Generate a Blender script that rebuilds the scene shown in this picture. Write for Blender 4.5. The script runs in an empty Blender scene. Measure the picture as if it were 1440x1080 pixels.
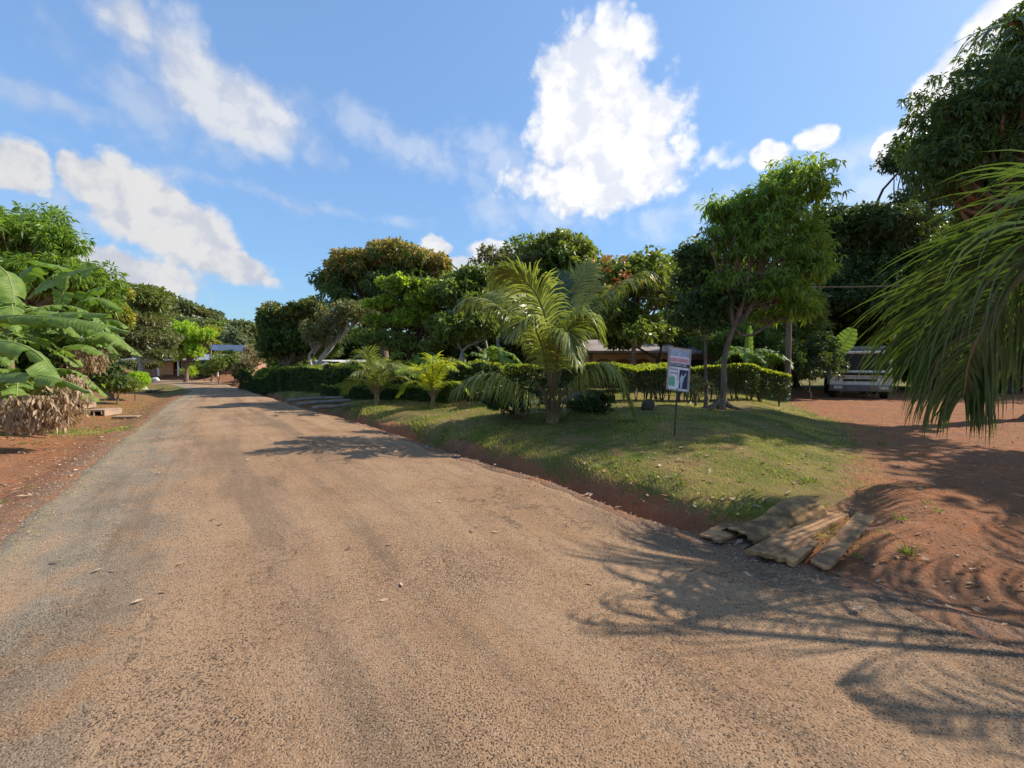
import bpy, math, random
import numpy as np
from mathutils import Vector
random.seed(7)
R = math.radians
scene = bpy.context.scene
col = scene.collection
# ------------------------------------------------------------------ camera
F = 600.0                                   # focal length in photo pixels (1440 wide)
HORIZ = 515.0
PITCH = math.atan((540 - HORIZ) / F)
CAMZ = 1.6
cam = bpy.data.objects.new('camera', bpy.data.cameras.new('camera'))
col.objects.link(cam)
cam.location = (0, 0, CAMZ)
cam.rotation_euler = (math.pi / 2 - PITCH, 0, 0)
cam.data.sensor_width = 36
cam.data.lens = 36 * F / 1440
cam.data.clip_start = 0.05
cam.data.clip_end = 3000
scene.camera = cam
scene.render.resolution_x, scene.render.resolution_y = 1024, 768
scene.view_settings.view_transform = 'Standard'
scene.view_settings.look = 'None'
scene.view_settings.gamma = 1
scene.view_settings.exposure = 0.92
# ------------------------------------------------------------------ sun
SUN_AZ, SUN_EL = 75.0, 38.0                 # azimuth from +Y towards +X
sa, se = R(SUN_AZ), R(SUN_EL)
SUN = Vector((math.sin(sa) * math.cos(se), math.cos(sa) * math.cos(se), math.sin(se)))
sl = bpy.data.lights.new('sun', 'SUN')
sl.energy = 3.7
sl.angle = R(0.5)
sl.color = (1.0, 0.92, 0.80)
so = bpy.data.objects.new('sun', sl)
so.rotation_euler = SUN.to_track_quat('Z', 'Y').to_euler()
so.location = SUN * 50
col.objects.link(so)

# ------------------------------------------------------------------ pixel helpers
cp, sp = math.cos(PITCH), math.sin(PITCH)
def ray(px, py):
    dx, dy = (px - 720) / F, (540 - py) / F
    return np.array([dx, cp + dy * sp, -sp + dy * cp])
def pt(px, py, Y):
    d = ray(px, py)
    return np.array([0, 0, CAMZ]) + d * (Y / d[1])
def flat(px, py, z=0.0):
    d = ray(px, py)
    return (np.array([0, 0, CAMZ]) + d * ((z - CAMZ) / d[2]))

# ------------------------------------------------------------------ world: Nishita + procedural clouds
world = bpy.data.worlds.new('World')
scene.world = world
world.use_nodes = True
nt = world.node_tree
nt.nodes.clear()
def N(nt, typ, **kw):
    n = nt.nodes.new(typ)
    for k, v in kw.items():
        if k == 'inp':
            for a, b in v.items():
                if hasattr(b, 'is_linked') or isinstance(b, bpy.types.NodeSocket): nt.links.new(b, n.inputs[a])
                else: n.inputs[a].default_value = b
        else: setattr(n, k, v)
    return n
def M_(nt, op, a, b=None, c=None, clamp=False):
    n = nt.nodes.new('ShaderNodeMath'); n.operation = op; n.use_clamp = clamp
    for i, v in enumerate((a, b, c)):
        if v is None: continue
        if isinstance(v, (int, float)): n.inputs[i].default_value = v
        else: nt.links.new(v, n.inputs[i])
    return n.outputs[0]
def mixc(nt, f, a, b):
    n = nt.nodes.new('ShaderNodeMix'); n.data_type = 'RGBA'
    for i, v in ((0, f), (6, a), (7, b)):
        if isinstance(v, bpy.types.NodeSocket): nt.links.new(v, n.inputs[i])
        elif i == 0: n.inputs[0].default_value = v
        else: n.inputs[i].default_value = (*v, 1) if len(v) == 3 else v
    return n.outputs[2]
def smooth(nt, v, a, b, lo=0.0, hi=1.0):
    n = nt.nodes.new('ShaderNodeMapRange'); n.interpolation_type = 'SMOOTHSTEP'
    nt.links.new(v, n.inputs[0])
    for i, x in ((1, a), (2, b), (3, lo), (4, hi)): n.inputs[i].default_value = x
    return n.outputs[0]

sky = N(nt, 'ShaderNodeTexSky')
sky.sky_type = 'NISHITA'; sky.sun_disc = False
sky.sun_elevation = se; sky.sun_rotation = sa
sky.altitude = 100; sky.air_density = 1.0; sky.dust_density = 0.9; sky.ozone_density = 2.5
tc = N(nt, 'ShaderNodeTexCoord')
sx = N(nt, 'ShaderNodeSeparateXYZ', inp={0: tc.outputs['Generated']})
az = M_(nt, 'ARCTAN2', sx.outputs[0], sx.outputs[1])
el = M_(nt, 'ARCSINE', sx.outputs[2])
ang = N(nt, 'ShaderNodeCombineXYZ', inp={0: az, 1: el}).outputs[0]
def skynoise(scale, detail, rough, off=(0, 0, 0)):
    m = N(nt, 'ShaderNodeMapping', inp={0: tc.outputs['Generated'], 1: off})
    return N(nt, 'ShaderNodeTexNoise', inp={'Vector': m.outputs[0], 'Scale': scale, 'Detail': detail, 'Roughness': rough})
wrp = skynoise(7.0, 4.0, 0.6)
wv = N(nt, 'ShaderNodeVectorMath', operation='SUBTRACT', inp={0: wrp.outputs['Color'], 1: (0.5, 0.5, 0.5)})
ws = N(nt, 'ShaderNodeVectorMath', operation='SCALE', inp={0: wv.outputs[0], 'Scale': 0.07})
wa = N(nt, 'ShaderNodeVectorMath', operation='ADD', inp={0: ang, 1: ws.outputs[0]}).outputs[0]
def angs(px, py):
    d = ray(px, py); d = d / np.linalg.norm(d)
    return math.atan2(d[0], d[1]), math.asin(d[2])
def blob_field(blobs):
    acc = None
    for (px, py, rx, ry, rot) in blobs:
        a, e = angs(px, py)
        ra = abs(angs(px + rx, py)[0] - angs(px - rx, py)[0]) / 2
        re_ = abs(angs(px, py - ry)[1] - angs(px, py + ry)[1]) / 2
        m = N(nt, 'ShaderNodeMapping', vector_type='TEXTURE',
              inp={0: wa, 1: (a, e, 0), 2: (0, 0, R(rot)), 3: (ra, re_, 1)})
        l = N(nt, 'ShaderNodeVectorMath', operation='LENGTH', inp={0: m.outputs[0]}).outputs['Value']
        v = M_(nt, 'SUBTRACT', 1.0, l)
        acc = v if acc is None else M_(nt, 'SMOOTH_MAX', acc, v, 0.15)
    return acc
cumulus = [(830, 105, 82, 85, 0), (848, 190, 112, 85, 0), (860, 250, 135, 52, 0),
           (165, 265, 72, 50, -20), (238, 322, 108, 56, -22), (325, 372, 72, 24, -14), (18, 238, 52, 40, -30), (100, 232, 28, 22, -40),
           (165, 380, 120, 34, -8),
           (1320, 115, 62, 38, 50), (1400, 40, 80, 46, 40), (1285, 160, 34, 16, 40),
           (612, 352, 24, 16, 0), (690, 358, 36, 18, 0), (650, 378, 40, 15, 0),
           (1085, 218, 28, 18, 0), (1158, 192, 30, 20, 0), (1243, 203, 24, 22, 0)]
softs = [(185, 35, 66, 48, -30), (262, 88, 100, 56, -32), (352, 138, 80, 38, -25), (300, 150, 110, 40, -20)]
wisps = [(230, 160, 150, 75, -20), (560, 205, 190, 34, -12), (400, 170, 120, 40, -25), (345, 218, 34, 20, -10), (430, 290, 260, 16, -4),
         (80, 300, 140, 70, -10), (700, 225, 120, 50, 0), (1200, 215, 130, 36, 0), (1230, 260, 90, 50, 0), (760, 300, 130, 50, 0),
         (100, 155, 120, 24, 5), (950, 300, 110, 40, 0)]
fb = skynoise(6.5, 9.0, 0.58)
fb2 = skynoise(6.5, 9.0, 0.58, (-0.022, -0.01, -0.022))
fh = skynoise(26.0, 6.0, 0.65, (5, 2, 1))
def puff(off):
    m = N(nt, 'ShaderNodeMapping', inp={0: tc.outputs['Generated'], 1: off})
    w_ = N(nt, 'ShaderNodeVectorMath', operation='ADD', inp={0: m.outputs[0], 1: N(nt, 'ShaderNodeVectorMath', operation='SCALE', inp={0: fh.outputs['Color'], 'Scale': 0.045}).outputs[0]}).outputs[0]
    acc = None
    for sc_, am in ((11.0, .55), (24.0, .35), (52.0, .18)):
        v = N(nt, 'ShaderNodeTexVoronoi', feature='F1', inp={'Vector': w_, 'Scale': sc_}).outputs['Distance']
        v = M_(nt, 'MULTIPLY', M_(nt, 'SUBTRACT', 0.45, v), am)
        acc = v if acc is None else M_(nt, 'ADD', acc, v)
    return acc
pf = puff((0, 0, 0)); pf2 = puff((-0.016, -0.004, -0.014))
n0 = M_(nt, 'ADD', M_(nt, 'ADD', M_(nt, 'MULTIPLY', M_(nt, 'SUBTRACT', fb.outputs[0], 0.5), .75), M_(nt, 'MULTIPLY', pf, .75)), M_(nt, 'MULTIPLY', M_(nt, 'SUBTRACT', fh.outputs[0], 0.5), 0.25))
F1 = M_(nt, 'ADD', M_(nt, 'ADD', blob_field(cumulus), 0.17), M_(nt, 'MULTIPLY', n0, 1.2))
F2 = M_(nt, 'ADD', blob_field(wisps), M_(nt, 'MULTIPLY', n0, 1.9))
d1 = smooth(nt, F1, -0.08, 0.34)
d2 = smooth(nt, F2, -0.2, 1.0, 0, 0.38)
F3 = M_(nt, 'ADD', M_(nt, 'ADD', blob_field(softs), 0.28), M_(nt, 'MULTIPLY', n0, 1.3))
d1 = M_(nt, 'MAXIMUM', d1, smooth(nt, F3, -0.15, 0.85, 0, 0.85))
front = smooth(nt, sx.outputs[1], 0.0, 0.1)
gen = smooth(nt, fb.outputs[0], 0.56, 0.72, 0, 0.8)          # loose clouds in the rest of the sky
gen = M_(nt, 'MULTIPLY', gen, M_(nt, 'SUBTRACT', 1.0, front))
dens = M_(nt, 'MAXIMUM', M_(nt, 'MULTIPLY', M_(nt, 'MAXIMUM', d1, d2), front), gen)
lit = M_(nt, 'ADD', M_(nt, 'MULTIPLY', M_(nt, 'SUBTRACT', fb.outputs[0], fb2.outputs[0]), .7), M_(nt, 'MULTIPLY', M_(nt, 'SUBTRACT', pf, pf2), .55))
litr = smooth(nt, lit, -0.12, 0.07)
fine = skynoise(2.6, 5.0, 0.5, (3, 1, 7))
litr = M_(nt, 'ADD', M_(nt, 'MULTIPLY', litr, 0.75), M_(nt, 'MULTIPLY', smooth(nt, fine.outputs[0], 0.35, 0.65), 0.25))
# clouds nearer the sun are brighter
dotn = N(nt, 'ShaderNodeVectorMath', operation='DOT_PRODUCT', inp={0: tc.outputs['Generated'], 1: tuple(SUN)})
near = smooth(nt, dotn.outputs['Value'], -0.3, 0.8, 0.80, 1.12)
cc = mixc(nt, litr, (0.36, 0.385, 0.45), (0.51, 0.51, 0.515))
ccs = N(nt, 'ShaderNodeVectorMath', operation='SCALE', inp={0: cc, 'Scale': near})
skym = N(nt, 'ShaderNodeVectorMath', operation='MULTIPLY', inp={0: sky.outputs[0], 1: (0.112, 0.146, 0.166)})
lum = N(nt, 'ShaderNodeVectorMath', operation='DOT_PRODUCT', inp={0: skym.outputs[0], 1: (0.25, 0.5, 0.25)}).outputs['Value']
comp = M_(nt, 'DIVIDE', 1.4, M_(nt, 'ADD', 1.0, M_(nt, 'MULTIPLY', lum, 2.6)))
skyc = N(nt, 'ShaderNodeVectorMath', operation='SCALE', inp={0: skym.outputs[0], 'Scale': comp})
skyh = mixc(nt, 0.09, skyc.outputs[0], (0.40, 0.45, 0.52))
fin = mixc(nt, dens, skyh, ccs.outputs[0])
bg = N(nt, 'ShaderNodeBackground', inp={0: fin, 1: 1.0})
N(nt, 'ShaderNodeOutputWorld', inp={0: bg.outputs[0]})
world.cycles.sampling_method = 'MANUAL'
world.cycles.sample_map_resolution = 512

# ------------------------------------------------------------------ material helpers
def newmat(name):
    m = bpy.data.materials.new(name); m.use_nodes = True
    m.node_tree.nodes.clear()
    return m, m.node_tree
def out(nt, s, disp=None):
    o = N(nt, 'ShaderNodeOutputMaterial', inp={0: s})
def pos(nt):
    return N(nt, 'ShaderNodeNewGeometry').outputs['Position']
def noise(nt, scale, detail=4, rough=0.55, vec=None, seed=0):
    v = vec if vec is not None else pos(nt)
    if seed:
        v = N(nt, 'ShaderNodeVectorMath', operation='ADD', inp={0: v, 1: (seed * 3.7, seed * 1.3, seed * 7.1)}).outputs[0]
    return N(nt, 'ShaderNodeTexNoise', inp={'Vector': v, 'Scale': scale, 'Detail': detail, 'Roughness': rough}).outputs[0]
def bump(nt, h, strength, dist, normal=None):
    n = N(nt, 'ShaderNodeBump', inp={'Strength': strength, 'Distance': dist, 'Height': h})
    if normal is not None: nt.links.new(normal, n.inputs['Normal'])
    return n.outputs[0]

def leaf_mat(name, a, b, c=None, trans=0.32, rough=0.42, tcol=None, spec=0.45, big=0.35, stripe=None):
    kk = 1.55
    a, b = [tuple(min(.8, x * kk) for x in v) for v in (a, b)]
    if c is not None: c = tuple(min(.8, x * kk) for x in c)
    m, nt = newmat(name)
    g = N(nt, 'ShaderNodeNewGeometry')
    rnd = g.outputs['Random Per Island']
    colr = mixc(nt, rnd, a, b)
    if c is not None:
        n = noise(nt, big, 2)
        colr = mixc(nt, smooth(nt, n, 0.45, 0.62), colr, c)
    nrm = None
    pr = N(nt, 'ShaderNodeBsdfPrincipled', inp={'Base Color': colr, 'Roughness': rough, 'Specular IOR Level': spec})
    tc_ = tcol or tuple(min(1, x * k) for x, k in zip(b, (1.9, 1.7, 0.8)))
    tcm = mixc(nt, rnd, tuple(x * 0.75 for x in tc_), tc_)
    tr = N(nt, 'ShaderNodeBsdfTranslucent', inp={0: tcm})
    mx = N(nt, 'ShaderNodeMixShader', inp={0: trans, 1: pr.outputs[0], 2: tr.outputs[0]})
    out(nt, mx.outputs[0])
    return m
def simple_mat(name, a, b=None, rough=0.7, scale=3.0, bumps=0.0, bd=0.01, bscale=None, metallic=0, spec=0.3, stretch=None):
    m, nt = newmat(name)
    v = N(nt, 'ShaderNodeTexCoord').outputs['Object']
    if stretch: v = N(nt, 'ShaderNodeMapping', inp={0: v, 3: stretch}).outputs[0]
    n = noise(nt, scale, 6, 0.6, v)
    colr = mixc(nt, smooth(nt, n, 0.35, 0.65), a, b or a)
    inp = {'Base Color': colr, 'Roughness': rough, 'Metallic': metallic, 'Specular IOR Level': spec}
    if bumps: inp['Normal'] = bump(nt, noise(nt, bscale or scale * 3, 6, 0.65, v), bumps, bd)
    pr = N(nt, 'ShaderNodeBsdfPrincipled', inp=inp)
    out(nt, pr.outputs[0])
    return m

# ------------------------------------------------------------------ mesh building
class MB:
    def __init__(s): s.V = []; s.F = []; s.n = 0
    def add(s, V, F, mi=0):
        V = np.asarray(V, dtype=np.float32).reshape(-1, 3); F = np.asarray(F, dtype=np.int64)
        s.V.append(V); s.F.append((F + s.n, mi)); s.n += len(V)
    def quads(s, Q, mi=0):                   # Q: (n,4,3)
        Q = np.asarray(Q); k = len(Q)
        s.add(Q.reshape(-1, 3), np.arange(4 * k).reshape(k, 4), mi)
    def box(s, c, d, rz=0, M=None, mi=0):
        c = np.array(c, float); d = np.array(d, float) / 2
        P = np.array([[x, y, z] for x in (-1, 1) for y in (-1, 1) for z in (-1, 1)]) * d
        if rz:
            cr, sr = math.cos(rz), math.sin(rz)
            P = P @ np.array([[cr, sr, 0], [-sr, cr, 0], [0, 0, 1]])
        P = P + c
        if M is not None: P = (np.array(M)[:3, :3] @ P.T).T + np.array(M)[:3, 3]
        s.add(P, [[0, 1, 3, 2], [4, 6, 7, 5], [0, 4, 5, 1], [2, 3, 7, 6], [0, 2, 6, 4], [1, 5, 7, 3]], mi)
    def tube(s, P, r, k=6, mi=0, cap=True):
        P = np.asarray(P, float); n = len(P)
        r = np.broadcast_to(np.asarray(r, float), (n,))
        T = np.gradient(P, axis=0); T /= np.linalg.norm(T, axis=1)[:, None] + 1e-9
        ref = np.array([0, 0, 1.0]) if abs(T[:, 2]).mean() < 0.8 else np.array([1.0, 0, 0])
        A = np.cross(T, ref); A /= np.linalg.norm(A, axis=1)[:, None] + 1e-9
        B = np.cross(T, A)
        th = np.linspace(0, 2 * np.pi, k, endpoint=False)
        V = P[:, None] + r[:, None, None] * (A[:, None] * np.cos(th)[None, :, None] + B[:, None] * np.sin(th)[None, :, None])
        i = np.arange(n - 1)[:, None] * k; j = np.arange(k)[None]; j2 = (j + 1) % k
        Fq = np.stack([i + j, i + j2, i + k + j2, i + k + j], -1).reshape(-1, 4)
        s.add(V.reshape(-1, 3), Fq, mi)
        if cap:
            s.add(V[-1], [[0, a, a + 1] for a in range(1, k - 1)], mi)
            s.add(V[0], [[0, a + 1, a] for a in range(1, k - 1)], mi)
    def build(s, name, mats, parent=None, smoothf=False):
        me = bpy.data.meshes.new(name)
        V = np.concatenate(s.V); me.vertices.add(len(V)); me.vertices.foreach_set('co', V.ravel())
        tot = np.concatenate([np.full(len(f), f.shape[1]) for f, _ in s.F])
        mi = np.concatenate([np.full(len(f), m) for f, m in s.F])
        loops = np.concatenate([f.ravel() for f, _ in s.F]).astype(np.int32)
        me.loops.add(len(loops)); me.loops.foreach_set('vertex_index', loops)
        me.polygons.add(len(tot))
        me.polygons.foreach_set('loop_start', (np.cumsum(tot) - tot).astype(np.int32))
        me.polygons.foreach_set('loop_total', tot.astype(np.int32))
        me.polygons.foreach_set('material_index', mi.astype(np.int32))
        me.polygons.foreach_set('use_smooth', np.full(len(tot), smoothf))
        me.update(calc_edges=True)
        for m in (mats if isinstance(mats, (list, tuple)) else [mats]): me.materials.append(m)
        o = bpy.data.objects.new(name, me); col.objects.link(o)
        if parent: link_parent(o, parent)
        return o
def link_parent(o, p):
    # geometry is in world coordinates: shift it so that it stays put under an Empty/mesh placed elsewhere
    root = p
    off = Vector((0, 0, 0))
    while root is not None:
        off += root.location; root = root.parent
    if off.length > 0:
        n = len(o.data.vertices); a = np.empty(n * 3, np.float32)
        o.data.vertices.foreach_get('co', a)
        a = a.reshape(-1, 3) - np.array(off, np.float32)
        o.data.vertices.foreach_set('co', a.ravel()); o.data.update()
    o.parent = p
def tag(o, label=None, cat=None, group=None, kind=None):
    if label: o['label'] = label
    if cat: o['category'] = cat
    if group: o['group'] = group
    if kind: o['kind'] = kind
    return o
def empty(name, loc, label, cat, group=None):
    o = bpy.data.objects.new(name, None); col.objects.link(o); o.location = [float(v) for v in loc]
    o.empty_display_size = 0.2
    return tag(o, label, cat, group)
def nrm(v, ax=-1):
    return v / (np.linalg.norm(v, axis=ax, keepdims=True) + 1e-9)
def fbm(x, y, sc, seed=0, octv=3):
    r = np.random.default_rng(seed); z = 0; a = 1.0
    for o in range(octv):
        for k in range(4):
            t = r.uniform(0, 2 * np.pi); ph = r.uniform(0, 6.28); f = sc * r.uniform(0.7, 1.4)
            z = z + a * 0.35 * np.sin((x * math.cos(t) + y * math.sin(t)) * f + ph + 1.3 * np.sin((y * math.cos(t) - x * math.sin(t)) * f * 0.7 + ph * 2))
        sc *= 2.1; a *= 0.5
    return z
def sst(x, a, b):
    t = np.clip((x - a) / (b - a), 0, 1); return t * t * (3 - 2 * t)

# ------------------------------------------------------------------ road edges
LEp = [flat(*p)[:2] for p in [(0, 748), (85, 682), (160, 622), (207, 588), (236, 566), (271, 549)]]
REp = [flat(*p)[:2] for p in [(1440, 905), (1200, 822), (1030, 772), (884, 727), (829, 704), (762, 676), (684, 655), (610, 631), (568, 617), (506, 596), (460, 583), (412, 569), (360, 553), (318, 540)]]
dL = (LEp[0] - LEp[2]); dL /= np.linalg.norm(dL)
dR = (REp[2] - REp[8]); dR /= np.linalg.norm(dR)
LE = np.array([LEp[0] + dL * 26, LEp[0] + dL * 8] + LEp + [(-31, 38.5), (-42, 42), (-70, 47)])
RE = np.array([REp[3] + dR * 26, REp[3] + dR * 8 + np.array([0.6, 0.3])] + REp + [(-33, 47.0), (-44, 51), (-70, 55)])
RE = RE[[0] + [i for i in range(2, len(RE))]]
def sdist(x, y, poly):                      # positive on the right-hand side of the polyline's direction
    x = np.asarray(x, float); y = np.asarray(y, float)
    best = np.full(x.shape, 1e9); sg = np.ones(x.shape)
    for a, b in zip(poly[:-1], poly[1:]):
        d = b - a; L2 = d @ d
        t = np.clip(((x - a[0]) * d[0] + (y - a[1]) * d[1]) / L2, 0, 1)
        qx, qy = x - (a[0] + t * d[0]), y - (a[1] + t * d[1])
        D = np.hypot(qx, qy); cr = qx * d[1] - qy * d[0]
        m = D < best - 1e-7
        best = np.where(m, D, best); sg = np.where(m, np.sign(cr) + (cr == 0), sg)
    return best * sg
# drive (bare red earth) on the right: polyline of its left edge
DRV = np.array([flat(1150, 770)[:2], flat(1215, 700, .1)[:2], flat(1225, 620, .2)[:2], flat(1190, 585, .25)[:2], flat(1110, 556, .3)[:2], flat(1090, 548, .3)[:2]])
def masks(x, y):
    tR = sdist(x, y, RE); tL = -sdist(x, y, LE)
    dr = sdist(x, y, DRV)
    drive = sst(dr, -0.25, 0.25) * (tR > 0) * (y < 27)
    return tR, tL, dr, drive
def height(x, y):
    x = np.asarray(x, float); y = np.asarray(y, float)
    tR, tL, dr, drive = masks(x, y)
    inside = np.minimum(-tR, -tL)
    z = -0.07 * sst(inside, 0.03, 0.25) - 0.012
    dm = sst(-dr, 0.0, 1.2) * sst(y, 2.5, 3.4) * (1 - sst(y, 38, 45))
    w = 1 + 0.25 * fbm(x, y, 1.3, 5, 2)
    ditch = sst(tR, 0.12, 0.35 * w) * (1 - sst(tR, 0.55 * w, 0.98 * w))
    z = z - 0.44 * ditch * (0.12 + 0.88 * dm)
    z = z + (0.22 * sst(tR, 0.6, 1.5) + 0.20 * sst(tR, 1.2, 4.0)) * (1 - 0.88 * sst(dr, -2.4, -.2))
    z = z - 0.14 * sst(tL, 0.1, 0.7) * (1 - sst(tL, 1.0, 2.4)) + 0.22 * sst(tL, 1.5, 7)
    z = z + 1.1 * sst(y, 48, 62) * sst(-x, 10, 30)
    z = z + 10.0 * sst(y + 0.25 * -x, 75, 190)
    rough = sst(np.maximum(tR, tL), 0.02, 0.5)
    z = z + rough * (0.016 * fbm(x, y, 2.1, 1, 4) + 0.03 * fbm(x, y, 0.4, 2, 2))
    z = z + 0.012 * rough * np.maximum(drive, tL > 0) * fbm(x, y, 9, 3, 3)
    # mound at the foot of the young mango
    return z
def gz(x, y): return float(height(np.array([x]), np.array([y]))[0])
def hit(px, py):
    d = ray(px, py); t = np.linspace(1, 120, 4000); P = np.array([0, 0, CAMZ])[None] + d[None] * t[:, None]
    h = height(P[:, 0], P[:, 1]); i = np.argmax(P[:, 2] < h)
    return np.array([P[i, 0], P[i, 1], h[i]])

# ------------------------------------------------------------------ ground sheet
def make_ground():
    n = 620
    u = np.linspace(-1, 1, n)
    xs = 3.0 * np.sinh(5.9 * u); ys = 4 + 3.0 * np.sinh(5.9 * u)
    X, Y = np.meshgrid(xs, ys)
    Z = height(X, Y)
    b = MB()
    i = np.arange(n - 1)[:, None] * n + np.arange(n - 1)[None]
    b.add(np.stack([X, Y, Z], -1), np.stack([i, i + 1, i + n + 1, i + n], -1).reshape(-1, 4))
    m, nt = newmat('ground')
    o = b.build('ground', m, smoothf=True)
    tR, tL, dr, drive = masks(X.ravel(), Y.ravel())
    x, y = X.ravel(), Y.ravel()
    g = sst(tR, 0.55, 1.2) * (1 - sst(dr, -0.9, 0.5)) * (tR > 0)
    # left verge: bare soil close by, patchy grass further on
    g = np.where(tL > 0, sst(y, 9.0, 11.5) * (0.40 + 0.5 * sst(y, 24, 29)), g)
    pc = hit(135, 608)
    g = np.maximum(g, 0.95 * np.exp(-(((x - pc[0]) / 1.7) ** 2 + ((y - pc[1]) / 0.75) ** 2) ** 1.5) * (tL > 0))
    g = np.where((y > 56) | ((y > 28) & (x > -16)), 1.0, g)
    g = np.where((y > 36) & (y < 56) & (tR > 0) & (x < -22) & (tR < 5), 0.1, g)
    for nm, a in (('grass', g), ('edge', np.exp(-np.maximum(np.minimum(np.abs(tR), np.abs(tL)), 0) / 0.35))):
        at = o.data.attributes.new(nm, 'FLOAT', 'POINT'); at.data.foreach_set('value', a.astype(np.float32))
    ga = N(nt, 'ShaderNodeAttribute', attribute_name='grass').outputs['Fac']
    ea = N(nt, 'ShaderNodeAttribute', attribute_name='edge').outputs['Fac']
    p = pos(nt)
    n1 = noise(nt, 0.9, 6, 0.6, p); n2 = noise(nt, 7, 6, 0.65, p, 2); n3 = noise(nt, 45, 5, 0.7, p, 3); n4 = noise(nt, 2.6, 5, 0.6, p, 4)
    soil = mixc(nt, smooth(nt, n1, 0.38, 0.62), (0.34, 0.135, 0.058), (0.28, 0.130, 0.068))
    soil = mixc(nt, smooth(nt, n2, 0.42, 0.68, 0, 0.55), soil, (0.40, 0.21, 0.11))
    soil = mixc(nt, smooth(nt, n3, 0.50, 0.66, 0, 0.8), soil, (0.15, 0.07, 0.038))
    soil = mixc(nt, smooth(nt, n4, 0.52, 0.68, 0, 0.55), soil, (0.20, 0.095, 0.05))
    grv = N(nt, 'ShaderNodeTexVoronoi', inp={'Vector': p, 'Scale': 38.0})
    soil = mixc(nt, M_(nt, 'MULTIPLY', ea, smooth(nt, n4, 0.4, 0.6, 0.35, 0.85)), soil, mixc(nt, grv.outputs['Distance'], (0.28, 0.20, 0.14), (0.12, 0.085, 0.06)))
    gr = mixc(nt, smooth(nt, n4, 0.4, 0.6), (0.115, 0.13, 0.025), (0.17, 0.155, 0.04))
    gr = mixc(nt, smooth(nt, n3, 0.4, 0.65), gr, (0.07, 0.085, 0.02))
    gr = mixc(nt, smooth(nt, n1, 0.42, 0.62, 0, 0.85), gr, (0.24, 0.165, 0.07))
    gr = mixc(nt, smooth(nt, n4, 0.55, 0.66, 0, 0.8), gr, (0.20, 0.12, 0.06))
    f = M_(nt, 'ADD', ga, M_(nt, 'MULTIPLY', M_(nt, 'SUBTRACT', n2, 0.5), 1.1))
    f = M_(nt, 'ADD', f, M_(nt, 'MULTIPLY', M_(nt, 'SUBTRACT', n4, 0.5), 0.9))
    c = mixc(nt, smooth(nt, f, 0.35, 0.6), soil, gr)
    h = M_(nt, 'ADD', M_(nt, 'MULTIPLY', n2, 1.0), M_(nt, 'MULTIPLY', n3, 0.55))
    bs = N(nt, 'ShaderNodeBsdfPrincipled', inp={'Base Color': c, 'Roughness': 0.95, 'Specular IOR Level': 0.1, 'Normal': bump(nt, h, 0.9, 0.05)})
    out(nt, bs.outputs[0])
    tag(o, kind='structure')
make_ground()

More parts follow.
